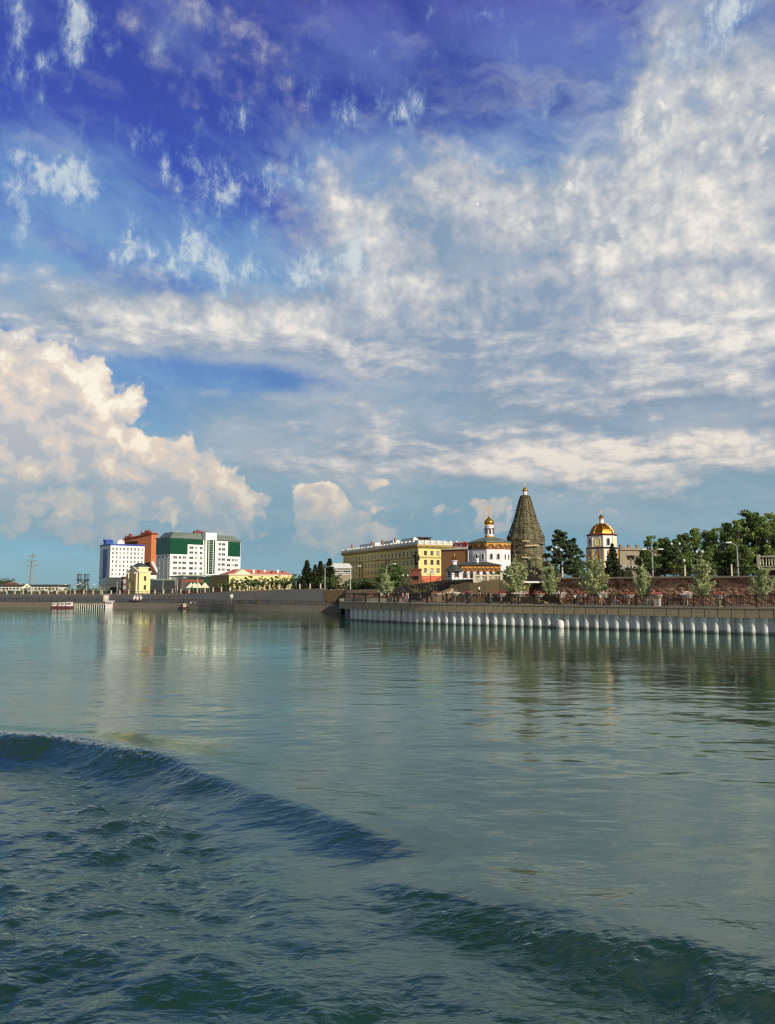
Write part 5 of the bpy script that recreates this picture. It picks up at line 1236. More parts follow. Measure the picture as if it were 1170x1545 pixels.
def broad(seed, h, w, leaf='leaf_green', size=.34, per=90, nc=26, base=.22, pointy=0.0):
    rng = np.random.default_rng(seed); cl = []; tm = MB(); tm.tube([(0, 0, -.6), (.05, 0, h * .2), (.1, .05, h * .55), (.05, .1, h * .8)], [h * .028, h * .022, h * .013, h * .004], 7)
    for i in range(nc):
        t = rng.uniform(0, 1); z = h * (base + (1 - base) * t); env = math.sin(math.pi * (.12 + .80 * t ** (1 - .3 * pointy))) ** .7 * (1 - pointy * t)
        a = rng.uniform(0, 6.283); r = w * .5 * env * rng.uniform(.35, 1.0) ** .6; cr = w * rng.uniform(.09, .18) * (1.1 - .45 * t)
        cl.append((r * math.cos(a), r * math.sin(a), min(z, h - cr * .5), cr, rng.uniform(.6, .95)))
        if i % 2 == 0: tm.tube([(.06, 0, h * (base * .7 + .4 * t * base + .25 * t)), (r * .5 * math.cos(a), r * .5 * math.sin(a), z * .86), (r * math.cos(a), r * math.sin(a), z)], [h * .010, h * .007, h * .002], 5)
    p, n = clump_leaves(cl, per, rng); return Kind(leaf_mesh('crown', p, n, size, M(leaf), rng), tm.mesh('trunk', M('bark')), 'bark')
def poplar(seed, h, w, leaf='leaf_silver', size=.20, nb=28, per=50):
    """young silvery tree: leafy whips rising from a thin stem, loose and pointed"""
    rng = np.random.default_rng(seed); tm = MB(); tm.tube([(0, 0, -.3), (.02, 0, h * .4), (0, .03, h * .93)], [.09, .06, .015], 6); P_, N_ = [], []
    for i in range(nb + 1):
        t = i / nb; z0_ = h * (.16 + .66 * t); a = i * 2.4 + rng.uniform(-.4, .4); L = w * .52 * (1 - .74 * t) * rng.uniform(.7, 1.2); rise = L * rng.uniform(.6, 1.5)
        if i == nb: L, rise = .05, h * .24
        n = int(per * (L + .5)); s = rng.uniform(.1, 1, n) ** .8; sp = .14 + .10 * (1 - s)
        q = np.stack([math.cos(a) * L * s, math.sin(a) * L * s, z0_ + rise * s ** 1.5], 1) + rng.normal(size=(n, 3)) * (sp[:, None] * h * .11)
        P_.append(q); m_ = rng.normal(size=(n, 3)) + np.array([math.cos(a) * .4, math.sin(a) * .4, .4]); N_.append(m_ / np.linalg.norm(m_, axis=1, keepdims=True))
        tm.tube([(0, 0, z0_), (math.cos(a) * L * .5, math.sin(a) * L * .5, z0_ + rise * .35), (math.cos(a) * L, math.sin(a) * L, z0_ + rise)], [.035, .022, .008], 4)
    return Kind(leaf_mesh('crown', np.concatenate(P_), np.concatenate(N_), size, M(leaf), rng, 1.8), tm.mesh('trunk', M('pale_bark')), 'pale')
def spruce(seed, h, w, size=.34, tiers=15):
    rng = np.random.default_rng(seed); tm = MB(); tm.tube([(0, 0, -.6), (0, 0, h * .97)], [h * .022, h * .003], 7); P_, N_ = [], []
    for k in range(tiers):
        t = k / (tiers - 1); z = h * (.10 + .86 * t); R_ = w * .5 * (1 - t) ** .85 * rng.uniform(.82, 1.1) + .08; nb = int(9 - 4 * t)
        for q in range(nb):
            a = 6.283 * (q + rng.uniform(-.3, .3)) / nb + k; L = R_ * rng.uniform(.75, 1.12); n = int(26 + 60 * L); s = rng.uniform(.08, 1, n); wd = .20 * L * (1 - s) + .10
            off = rng.normal(size=n) * wd; zz = z - .30 * L * s + .16 * L * s ** 3 + rng.normal(size=n) * .09 - np.abs(off) * .2
            P_.append(np.stack([math.cos(a) * L * s - math.sin(a) * off, math.sin(a) * L * s + math.cos(a) * off, zz], 1))
            m_ = rng.normal(size=(n, 3)) * .6 + np.array([0, 0, 1.0]); N_.append(m_ / np.linalg.norm(m_, axis=1, keepdims=True))
            tm.tube([(0, 0, z), (math.cos(a) * L, math.sin(a) * L, z - .14 * L)], [.05, .01], 4)
    n = 40; P_.append(np.stack([rng.normal(size=n) * .07, rng.normal(size=n) * .07, h * rng.uniform(.9, 1.0, n)], 1)); m_ = rng.normal(size=(n, 3)); N_.append(m_ / np.linalg.norm(m_, axis=1, keepdims=True))
    return Kind(leaf_mesh('crown', np.concatenate(P_), np.concatenate(N_), size, M('needle_dark'), rng, 2.0), tm.mesh('trunk', M('bark')), 'bark')
def pine(seed, h, w, nc=26, leaf='needle_dark'):
    rng = np.random.default_rng(seed); cl = []; tm = MB(); tm.tube([(0, 0, -.6), (.1, 0, h * .4), (-.05, .1, h * .75), (0, 0, h * .95)], [h * .026, h * .02, h * .012, h * .004], 7)
    for i in range(nc):
        t = i / (nc - 1); z = h * (.16 + .80 * t); a = i * 2.4 + rng.uniform(-.5, .5); L = w * .5 * (1 - .72 * t ** 1.4) * rng.uniform(.45, 1.1)
        e = (L * math.cos(a), L * math.sin(a), z + .10 * L); cl.append((*e, w * rng.uniform(.10, .17) * (1.15 - .4 * t), .5)); cl.append((e[0] * .5, e[1] * .5, z + .02, w * .10, .5))
        tm.tube([(0, 0, z - .15 * L), (e[0] * .5, e[1] * .5, z - .05 * L), e], [h * .008, h * .006, h * .002], 5)
    p, n = clump_leaves(cl, 110, rng, .3, .5); return Kind(leaf_mesh('crown', p, n, .36, M(leaf), rng, 2.0), tm.mesh('trunk', M('bark')), 'bark')
def plant(K, name, label, loc, s=1.0, rz=0.0, group=None, cat='tree', wide=1.0):
    r = thing(name, label, cat, loc, rz, group); r.scale = (s * wide, s * wide, s)
    for n_, me in (('trunk', K.trunk), ('crown', K.crown)): obj(n_, me, r)
    return r
def tree_at(K, H0, name, label, px, ytop, Y, zb, rz=0, group=None, cat='tree', wide=1.0):
    top = gz(ytop, Y); return plant(K, name, label, (gx(px, Y), Y, zb), (top - zb) / H0, rz, group, cat, wide)
rt = random.Random(21)
PO = [poplar(31, 7, 4.2), poplar(32, 7, 4.4), poplar(33, 7, 3.4)]
# young silvery poplars along the quay
for px_, y_, Y_, k, wd, lb in ((583, 861, 137, 1, 1.05, 'bright young silver poplar behind the planter wall at the quay nose'),
        (779, 838, 115, 0, 1.1, 'broad silver poplar before the scaffolded tower, left of the stair portal'),
        (830, 845, 114.5, 2, 1.0, 'slim silver poplar between the stair portal and the dark pine'),
        (898, 834, 107, 1, 1.15, 'wide silver poplar in front of the gold-domed bell tower'),
        (971, 848, 101.5, 2, 1.0, 'short silver poplar right of the dark spruce before the stone wall'),
        (1060, 833, 96.5, 0, .95, 'tall pointed silver poplar in front of the middle of the stone wall'),
        (1151, 848, 90.5, 1, 1.0, 'silver poplar at the right edge below the viewing terrace')):
    tree_at(PO[k], 7, 'poplar', lb, px_, y_, Y_, DECK, rt.uniform(0, 6), 'young silver poplars along the quay', wide=wd)
G1 = broad(41, 9, 6.5, 'leaf_silver', .3, 70, 24); tree_at(G1, 9, 'tree', 'yellowish green tree in front of the scaffolded tower base', 806, 840, 133, 5.6, 1.0)
for k, (px_, y_, Y_, w, lb) in enumerate(((617, 872, 146, 1.0, 'low olive willow bush right of the bright poplar'), (636, 876, 143, 1.2, 'broad olive willow bush under the red pedestal'), (655, 879, 141, 1.1, 'small olive willow bush before the red ground floor'), (548, 888, 143, .8, 'thin pale shrub above the pink planter flowers'))):
    KB = broad(50 + k, 5, 5.2, 'leaf_olive', .22, 60, 22, .12); tree_at(KB, 5, 'willow_bush', lb, px_, y_, Y_, DECK, rt.uniform(0, 6), 'willow bushes on the promenade', 'bush', w)
DT = broad(61, 9, 9, 'leaf_dark', .36, 100, 36, .2); tree_at(DT, 9, 'tree', 'dark round leafy tree before the shaded yellow facade', 589, 848, 205, 5, 0)
tree_at(DT, 9, 'tree', 'smaller dark tree between round tree and red pedestal', 606, 860, 200, 5, 2.0)
for k, (px_, y_) in enumerate(((545, 878), (529, 880), (560, 879))): tree_at(DT, 9, 'shrub', ['dark shrub at the foot of the shaded yellow facade, middle of three', 'dark shrub at the left end of the shaded yellow facade', 'dark shrub under the left side of the round tree'][k], px_, y_ - 6, 215, 4.2, k * 1.7, 'dark shrubs below the yellow facade', 'shrub', 1.4)
# pines, spruce and the wooded terrace on the right
PN = [pine(71, 11, 8), pine(72, 11, 7.5)]
tree_at(PN[0], 11, 'pine', 'tall dark pine between scaffolded tower and gold-domed bell tower', 847, 799, 137, 6.6, .4, wide=.92)
tree_at(PN[1], 11, 'pine', 'lower dark pine leaning against the taller one, left of the bell tower', 866, 812, 140, 6.6, 2.2, wide=.85)
SP = [spruce(81, 9, 5.4), spruce(82, 9, 4.2)]
tree_at(SP[0], 9, 'spruce', 'dark spruce standing before the right side of the gold-domed bell tower', 926, 820, 131, 6.6, 0, wide=1.05)
BR = [broad(91, 11, 7.0, 'leaf_green', .29, 170, 54, .10, .55), broad(92, 11, 6.4, 'leaf_green', .29, 170, 52, .10, .7), pine(93, 11, 8, 34, 'leaf_dark'), broad(94, 11, 7.4, 'leaf_dark', .29, 170, 54, .10, .5)]
wood = [(985, 808, 138, 0), (1004, 812, 146, 3), (1018, 815, 134, 2), (1034, 806, 142, 3), (1052, 797, 136, 1), (1072, 801, 146, 3), (1086, 796, 134, 0), (1102, 789, 141, 1), (1119, 784, 132, 0), (1138, 771, 138, 2), (1156, 779, 131, 1), (1170, 774, 137, 0), (1192, 776, 130, 3), (1215, 780, 134, 1), (975, 830, 131, 3), (1030, 836, 128, 0), (1066, 838, 126, 3), (1096, 832, 128, 2), (1122, 822, 126, 3), (1240, 785, 128, 2)]
wl = ['pale-topped green tree nearest the grey building in the right wood', 'dark tree just behind the first tree of the right wood', 'dark pine-like tree left of the lantern pole in the right wood', 'dark low-topped tree under the small gap in the right wood', 'light green pointed tree left of middle in the right wood', 'dark tree filling the middle of the right wood', 'green tree at the middle hump of the right wood', 'pointed green tree behind the tall curved street lamp', 'bushy green tree left of the tallest one in the right wood', 'tallest dark tree of the right wood, above the viewing terrace', 'pointed tree just right of the tallest tree', 'green tree cut by the right edge of the wood', 'dark tree beyond the right end of the terrace', 'green tree far right beyond the terrace', 'low dark bush-like tree at the left foot of the right wood', 'low green tree behind the terrace railing, left of the tall poplar', 'low dark tree behind the terrace railing by the tall poplar', 'dark low pine behind the tall curved street lamp', 'low dark tree beside the viewing terrace', 'dark pine beyond the right end of the wood']
for (px_, y_, Y_, k), lb in zip(wood, wl): tree_at(BR[k], 11, 'tree', lb, px_, y_, Y_, 6.7, rt.uniform(0, 6), 'trees of the wooded terrace', wide=rt.uniform(.85, 1.05) * (1.35 if y_ > 815 else 1))
for k, (px_, y_) in enumerate(((838, 856), (874, 852), (948, 856), (1112, 846))): tree_at(BR[3], 11, 'shrub', ['dark shrub at the foot of the tall pine', 'dark shrub between lower pine and bell tower', 'dark shrub right of the spruce', 'dark shrub at the foot of the tall street lamp'][k], px_, y_, 127 - 2 * k, 6.6, k * 1.3, 'dark shrubs on the stone wall', 'shrub', 1.6)
# bushes in front of the church wall
for k, (px_, y_, Y_) in enumerate(((748, 862, 139), (764, 858, 137))): tree_at(DT, 9, 'shrub', ['dark shrub behind the white balustrade of the church', 'dark shrub between church porch and silver poplar'][k], px_, y_, Y_, 5.8, k, None, 'shrub', 1.0)
# far bank: street trees, spruces, willows on the slope, low trees at the left
HG = [broad(101, 6, 5.5, 'leaf_dark', .42, 46, 22, .15), broad(102, 6, 5.0, 'leaf_green', .42, 46, 20, .15)]
for i in range(22):
    px_ = 338 + i * 6.6; Y_ = 236 - i * .9
    p_ = at(px_, 889, Y_); tree_at(HG[i % 2], 6, 'street_tree', 'dense green tree in the row behind the far street balustrade', px_, 871.5 + 3 * math.sin(i * 1.9) - (3 if i > 12 else 0) + (4 if i < 3 else 0), Y_, gh(p_.x, p_.y) - .2, rt.uniform(0, 6), 'row of street trees on the far bank', wide=rt.uniform(.9, 1.25))
for k, (px_, y_) in enumerate(((463, 845), (475.5, 852), (483.5, 846.5), (497.5, 842.5))): p_ = at(px_, 889, 212 + k); tree_at(SP[1], 9, 'spruce', ['leftmost dark spruce of the four on the far street', 'shortest spruce, second from left on the far street', 'spruce between the shortest and the tallest on the far street', 'tallest spruce beside the yellow building'][k], px_, y_, 212 + k, gh(p_.x, p_.y), k, 'four dark spruces on the far street', wide=1.45)
tree_at(HG[0], 6, 'tree', 'dark low tree before the left end of the yellow building', 508, 866, 205, 4.8, 1); tree_at(HG[0], 6, 'tree', 'dark low tree under the tallest far spruce', 489, 870, 208, 4.8, 2)
WL = [broad(111, 5, 5, 'leaf_olive', .3, 40, 20, .1), broad(112, 5, 4.4, 'leaf_olive', .3, 40, 18, .1)]
for k, (px_, y_, Y_) in enumerate(((239, 893, 214), (257, 891, 212), (270, 893, 211), (367, 897, 194), (389, 896, 191), (440, 901, 186), (478, 902, 180), (290, 899, 208))):
    lb = ['leftmost grey willow on the dark slope, under the glass pavilion', 'tallest grey willow on the dark slope', 'grey willow third from left on the dark slope', 'small willow on the slope below the pink-roofed house', 'small willow on the slope left of the spruces', 'tiny willow on the slope below the street trees', 'tiny willow near the right end of the slope', 'low willow above the brown moored boat'][k]
    tree_at(WL[k % 2], 5, 'willow_bush', lb, px_, y_, Y_, 1.5, k * 1.1, 'willows on the far slope', 'bush', 1.15)
for i, px_ in enumerate((318, 330, 346, 356, 404, 416, 428, 452, 464, 492, 504)):
    Y_ = 205 - i * 2.2; tree_at(WL[i % 2], 5, 'willow_bush', 'low scrubby bush on the dark slope between the pink-roofed house and the quay', px_, 900.5 + 1.5 * math.sin(i * 2.3), Y_, 1.6, i * 1.3, 'scrub on the far slope', 'bush', 1.3)
for i, px_ in enumerate((8, 22, 40, 56, 64, 73, 84, 93, 104, 114, 138, 147, 154)):
    p_ = at(px_, 889, 300); tree_at(HG[i % 2], 6, 'shore_tree', 'low dark tree in the thin row along the far left street', px_, 887 + 2.5 * math.sin(i * 2.2), 270 + 9 * (i % 4), 3.0, i * 1.3, 'low trees along the far left street', wide=1.3)
tree_at(HG[0], 6, 'tree', 'dark tree clump at the foot of the twin masts', 125, 876, 330, 3, 1, wide=.95)
for i, (px_, y_) in enumerate(((-4, 873.5), (6, 872.5), (15, 873), (-14, 875))): tree_at(HG[0], 6, 'hill_tree', 'dark tree on the wooded hill at the far left edge', px_, y_, 1350, 12, i, 'trees on the far left hill', wide=2.0)
# ------------------------------------------------------------------ lamps, bowls, boats, people
def arm_lamp(name, label, px, ytop, Y, zb, arms, reach, m='light_metal', group='curved street lamps'):
    t = thing(name, label, 'street lamp', (gx(px, Y), Y, zb), 0, group); h = gz(ytop, Y) - zb
    MB().tube([(0, 0, -.2), (0, 0, h * .5), (0, 0, h)], [.15, .11, .08], 8).build('pole', M(m), t)
    for s in arms:
        MB().tube([(0, 0, h - .05), (s * reach * .5, 0, h + .35), (s * reach, 0, h + .5)], .06, 6).build('arm', M(m), t)
        MB().lathe([(.05, -.1), (.22, -.06), (.2, .08), (.05, .12)], 10, 0, 0, sx=2.2).build('lamp_head', M('lamp_glass'), t, (s * (reach + .25), 0, h + .5))
    return t
def globe_lamp(label, px, ytop, Y, zb, n, spread_, group='globe lamps'):
    t = thing('globe_lamp', label, 'street lamp', (gx(px, Y), Y, zb), 0, group); h = gz(ytop, Y) - zb
    MB().tube([(0, 0, -.2), (0, 0, .8), (0, 0, h)], [.14, .09, .06], 8).build('pole', M('dark_metal'), t)
    for i in range(n):
        x = 0 if n == 1 else spread_ * (2 * i / (n - 1) - 1); z = h + (.25 if x == 0 else -.15)
        if x: MB().tube([(0, 0, h - .7), (x * .7, 0, h - .6), (x, 0, z - .3)], .035, 5).build('arm', M('dark_metal'), t)
        MB().lathe([(.06, -.22), (.13, -.18), (.18, 0), (.13, .16), (.03, .22)], 10).build('globe', M('lamp_glass'), t, (x, 0, z), 0)
    return t
arm_lamp('street_lamp', 'single-arm lamp in front of the dark round tree', 583, 854, 185, 4.6, (1,), 1.7)
arm_lamp('street_lamp', 'single-arm lamp before the left of the shaded yellow facade', 529, 857, 195, 4.6, (1,), 2.0)
arm_lamp('street_lamp', 'single-arm lamp at the left of the far spruces', 490.5, 857, 200, 4.8, (1,), 1.5)
arm_lamp('street_lamp', 'tall curved-arm lamp before the right wood', 1115, 824, 112, 6.8, (-1,), 1.0)
arm_lamp('street_lamp', 'double-arm lamp before the left of the right wood', 986, 833.5, 122, 6.8, (-1, 1), 1.1)
for px_, y_, d_, lb in ((177, 877.5, 1, 'single-arm lamp before the brown brick block'), (246, 876, 1, 'single-arm lamp before the dark glass pavilion'), (268, 873.5, 1, 'single-arm lamp between the two glass pavilions'), (298, 872, 1, 'single-arm lamp before the green glass pavilion'), (107, 884, 1, 'single-arm lamp left of the twin masts'), (131, 883, -1, 'single-arm lamp at the twin masts'), (88, 884, 1, 'single-arm lamp at the end of the long pale hall'), (152, 884, -1, 'single-arm lamp at the left corner of the white hotel')):
    arm_lamp('street_lamp', lb, px_, y_, 262, 3.1, (d_,), 2.0)
globe_lamp('lamp with a cluster of three globes left of the tall pine', 841, 828, 128, 6.7, 3, .75)
globe_lamp('lamp with a pair of globes over the olive willow bushes', 612, 867, 170, 4.8, 2, .5)
globe_lamp('candelabra lamp of five globes before the yellow end wall', 650, 863, 175, 5, 5, .9)
globe_lamp('tall pair of lanterns rising from the left of the wood', 1022, 819, 126, 6.7, 2, .65)
globe_lamp('tall pair of lanterns above the pointed silver poplar', 1058, 831, 119, 6.7, 2, .45)
globe_lamp('short single lantern on the terrace left of the pointed poplar', 1034, 848, 116, 6.7, 1, 0)
tl_ = thing('square_lantern', 'post with twin square lanterns before the grey building', 'street lamp', (gx(953.5, 126), 126, 6.7))
h = gz(838, 126) - 6.7
MB().tube([(0, 0, -.2), (0, 0, h)], [.1, .06], 8).build('pole', M('dark_metal'), tl_)
for s in (-1, 1): MB().tube([(0, 0, h - .9), (s * .32, 0, h - .7)], .03, 5).build('arm', M('dark_metal'), tl_); MB().prism([(-.16, -.16), (.16, -.16), (.16, .16), (-.16, .16)], -.7, -.1, top=[(-.24, -.24), (.24, -.24), (.24, .24), (-.24, .24)]).box(-.27, .27, -.27, .27, -.1, 0).build('lantern', M('dark_metal'), tl_, (s * .36, 0, h))

# flower bowls on pedestals
fb = thing('flower_bowl', 'x', 'flower bowl', (0, 0, 0), 0, 'flower bowls along the promenade')
MB().lathe([(.38, 0), (.38, .12), (.16, .2), (.14, .85), (.3, .95)], 12).build('pedestal', M('concrete'), fb)
MB().lathe([(.2, .92), (.5, 1.02), (.74, 1.30), (.82, 1.46), (.72, 1.46), (.55, 1.3)], 16).build('bowl', M('bowl_white'), fb)
rf_ = np.random.default_rng(77)
def bloom(m):
    p = np.stack([rf_.normal(size=170) * .36, rf_.normal(size=170) * .36, 1.45 + np.abs(rf_.normal(size=170)) * .16], 1); n = rf_.normal(size=(170, 3)) + np.array([0, 0, .8]); n /= np.linalg.norm(n, axis=1, keepdims=True)
    return leaf_mesh('flowers', p, n, .17, M(m), rf_, 1.0)
BL = {m: bloom(m) for m in ('flower_red', 'flower_pink', 'flower_orange', 'flower_white')}
flo = obj('flowers', BL['flower_white'], fb)
spots = [(686, 126, 'flower_white', 'flower bowl with whitish flowers below the curved dark wall'), (707, 122.5, 'flower_pink', 'flower bowl with pink flowers below the pale stone wall'), (756, 114, 'flower_red', 'flower bowl with bright red flowers left of the broad poplar'), (784, 111.5, 'flower_white', 'flower bowl under the broad silver poplar'), (813, 109, 'flower_orange', 'flower bowl with dull orange flowers at the stair portal'),
         (845, 106.5, 'flower_white', 'flower bowl with pale flowers right of the slim poplar'), (876.5, 104, 'flower_orange', 'flower bowl with reddish flowers left of the wide poplar'), (911, 101.5, 'flower_white', 'flower bowl under the right side of the wide poplar'), (948, 99.3, 'flower_orange', 'flower bowl with reddish flowers before the dark spruce'), (991.5, 96.8, 'flower_pink', 'flower bowl with pink flowers right of the short poplar'), (1036, 94.3, 'flower_white', 'flower bowl left of the pointed poplar'), (1085, 91.5, 'flower_orange', 'flower bowl right of the pointed poplar'), (660, 131, 'flower_orange', 'flower bowl at the foot of the tan stone ramp')]
for k, (px_, Y_, m_, lb) in enumerate(spots):
    loc = (gx(px_, Y_), Y_, DECK)
    if k == 0: r = fb; r.location = loc; r['label'] = lb
    else: r = dup(fb, loc, k, lb)
    for ch_ in r.children:
        if ch_.name.startswith('flowers'): ch_.data = BL[m_]
# litter bins
lb_ = thing('litter_bin', 'left of two pale square litter bins by the short poplar', 'litter bin', (gx(980, 95.5), 95.5, DECK), -.6, 'pale litter bins')
MB().prism([(-.3, -.3), (.3, -.3), (.3, .3), (-.3, .3)], .05, .95, top=[(-.36, -.36), (.36, -.36), (.36, .36), (-.36, .36)]).build('body', M('bowl_white'), lb_); MB().box(-.38, .38, -.38, .38, .95, 1.05).box(-.2, .2, -.2, .2, 1.05, 1.12).build('lid', M('concrete'), lb_)
dup(lb_, (gx(991.5, 94.8), 94.8, DECK), -.6, 'right of two pale square litter bins, behind the railing')
bn = thing('bench', 'dark slatted bench against the stone wall right of the litter bins', 'bench', (gx(1017, 102), 102, DECK), -.65)
for k in range(4): MB().box(-1.1, 1.1, -.25 + .14 * k, -.15 + .14 * k, .42, .47).build('seat_slat', M('dark_brown'), bn)
for k in range(3): MB().box(-1.1, 1.1, .30, .34, .55 + .15 * k, .65 + .15 * k).build('back_slat', M('dark_brown'), bn)
for s in (-1, 1): MB().box(s * .95 - .05, s * .95 + .05, -.25, .35, 0, .42).build('leg', M('dark_metal'), bn)
# white float against the piles, ladder
q = at(846, 943, 100.6); fd = tag(MB().lathe([(.05, -.62), (.42, -.5), (.55, -.1), (.55, .3), (.4, .6), (.1, .72)], 14).build('mooring_float', M('boat_white'), None, (q.x, q.y, .35), smooth_=True), 'white rounded mooring float against the sheet piles at the waterline', 'float')
# boats and landing stage on the far bank
Yb = 206; 
ls_ = thing('landing_stage', 'long grey landing stage on piles below the white hotel', 'landing stage', (gx(111, Yb), Yb, 0), 0)
wl_ = gx(160, Yb) - gx(111, Yb); MB().box(0, wl_, 0, 2.5, .9, 1.25).build('deck', M('concrete'), ls_)
MB().box(0, wl_, 1.2, 1.4, 1.25, 1.75).build('fender_board', M('curtain_wall'), ls_)
for k in range(16): MB().tube([(wl_ * k / 15, .1, -1), (wl_ * k / 15, .1, .9)], .14, 6).build('pile', M('light_metal'), ls_)
ks = thing('landing_kiosk', 'small white kiosk with dark windows at the end of the landing stage', 'kiosk', (gx(160.5, Yb), Yb - .2, .2))
wk = gx(170.5, Yb) - gx(160.5, Yb); MB().box(0, wk, 0, 2, -.6, 1.55).build('wall', M('boat_white'), ks); MB().box(-.12, wk + .12, -.12, 2.1, 1.55, 1.75).build('roof', M('boat_white'), ks)
for k in range(3): MB().box(wk * (.12 + .3 * k), wk * (.12 + .3 * k) + .32, -.03, 0, .9, 1.4).build('window', M('dark_glass'), ks)
hut = thing('white_hut', 'small white hut on the slope above the landing kiosk', 'hut', (gx(157, 214), 214, 1.5))
MB().box(0, 1.1, 0, 1.2, 0, 1.9).build('wall', M('boat_white'), hut); MB().box(-.15, 1.25, -.15, 1.35, 1.9, 2.1).build('roof', M('concrete'), hut); MB().box(.35, .8, -.03, 0, .1, 1.5).build('door', M('cream_trim'), hut)
def boat(name, label, px0, px1, Y_, hull_m, top_m, h_, cabins):
    t = thing(name, label, 'boat', (gx(px0, Y_), Y_, 0)); L = gx(px1, Y_) - gx(px0, Y_)
    MB().prism([(.3, -.7), (L - .5, -.7), (L, 0), (L - .5, .7), (.3, .7)], -.3, .55, top=[(0, -.95), (L - .4, -.95), (L + .4, 0), (L - .4, .95), (0, .95)]).build('hull', M(hull_m), t)
    for k, (a, b_, z) in enumerate(cabins):
        c_ = MB().box(L * a, L * b_, -.6, .6, .55, z).build('cabin', M(top_m), t); MB().box(L * a + .15, L * b_ - .15, -.64, -.6, .55 + (z - .55) * .45, .55 + (z - .55) * .8).build('window', M('dark_glass'), c_); MB().box(L * a - .1, L * b_ + .1, -.7, .7, z, z + .08).build('roof', M(top_m), c_)
    MB().tube([(.3, -.85, 1.1), (L - .4, -.85, 1.15)], .03, 4).tube([(.3, .85, 1.1), (L - .4, .85, 1.15)], .03, 4).build('rail', M('light_metal'), t)
    return t
boat('red_boat', 'low dark red boat with white cabins moored at the far left bank', 79, 111, 205, 'boat_red', 'boat_white', 1, [(.08, .22, 1.35), (.38, .48, 1.4), (.55, .66, 1.45), (.74, .97, 1.55)])
boat('brown_boat', 'brown moored boat with pale wheelhouse below the market tents', 277, 301, 197, 'boat_brown', 'cream_trim', 1, [(.05, .2, 1.3), (.5, .75, 1.7)])
wh = boat('white_motorboat', 'leftmost of three tiny white boats drawn up on the slope', 203, 206, 212, 'boat_white', 'boat_white', 1, [(.3, .7, 1.0)]); wh['group'] = 'white boats on the slope'; wh.location.z = 2.3
dup(wh, (gx(207, 212), 212, 2.3), .2, 'middle of three tiny white boats drawn up on the slope'); dup(wh, (gx(211, 212), 212, 2.35), .5, 'rightmost of three tiny white boats drawn up on the slope')
sg_ = thing('signpost', 'white square sign on a post standing on the far lower walk', 'sign', (gx(350.3, 190), 190, 1.45))
MB().tube([(0, 0, 0), (0, 0, 1.7)], .1, 6).build('post', M('light_metal'), sg_); MB().box(-.33, .33, -.05, .05, 1.5, 2.3).build('board', M('boat_white'), sg_)

# people: skinned figures, clothes as children
def skin_mesh(name, pts, edges, m, root=0, levels=1):
    me = bpy.data.meshes.new(name + '_base'); me.from_pydata([p[:3] for p in pts], edges, []); o = bpy.data.objects.new(name, me); COL.objects.link(o)
    md = o.modifiers.new('skin', 'SKIN'); 
    if not me.skin_vertices:
        bm = bmesh.new(); bm.from_mesh(me); bm.verts.layers.skin.verify(); bm.to_mesh(me); bm.free()
    for i, p in enumerate(pts): sv = me.skin_vertices[0].data[i]; sv.radius = (p[3], p[3] * (p[4] if len(p) > 4 else 1)); sv.use_root = (i == root)
    o.modifiers.new('sub', 'SUBSURF').levels = levels; o.modifiers['sub'].render_levels = levels
    dg = bpy.context.evaluated_depsgraph_get(); res = bpy.data.meshes.new_from_object(o.evaluated_get(dg)); res.name = name
    bpy.data.objects.remove(o); res.materials.clear(); res.materials.append(M(m)); res.polygons.foreach_set('use_smooth', [True] * len(res.polygons)); return res
def figure(pose):
    """joints of a 1.72 m person facing -Y; the pose swings legs and arms (metres at foot / hand)"""
    st_, ar, bend = pose; P_ = {}
    P_['pel'] = (0, 0, .93); P_['wst'] = (0, -.01, 1.08); P_['chs'] = (0, -.01 - bend, 1.30); P_['nck'] = (0, -.01 - bend * 1.3, 1.48); P_['hed'] = (0, -.03 - bend * 1.5, 1.56); P_['top'] = (0, -.03 - bend * 1.5, 1.70)
    for s, n_ in ((-1, 'l'), (1, 'r')):
        k = s * st_; P_['hip' + n_] = (s * .10, 0, .88); P_['kne' + n_] = (s * .10, -.10 * abs(k) * 3 - k * .35 if False else -k * .45 - .03, .49); P_['ank' + n_] = (s * .10, -k + (.06 if k < 0 else 0), .09); P_['toe' + n_] = (s * .11, -k - .15 + (.06 if k < 0 else 0), .035)
        a = ar[0 if s < 0 else 1]; P_['sho' + n_] = (s * .19, -.01 - bend, 1.40); P_['elb' + n_] = (s * .25, -.01 - bend + .04 - a * .4, 1.13 + abs(a) * .05); P_['wri' + n_] = (s * .25, -.05 - bend - a, .90 + max(a, 0) * .55); P_['plm' + n_] = (s * .25, -.075 - bend - a * 1.15, .83 + max(a, 0) * .60)
    return P_
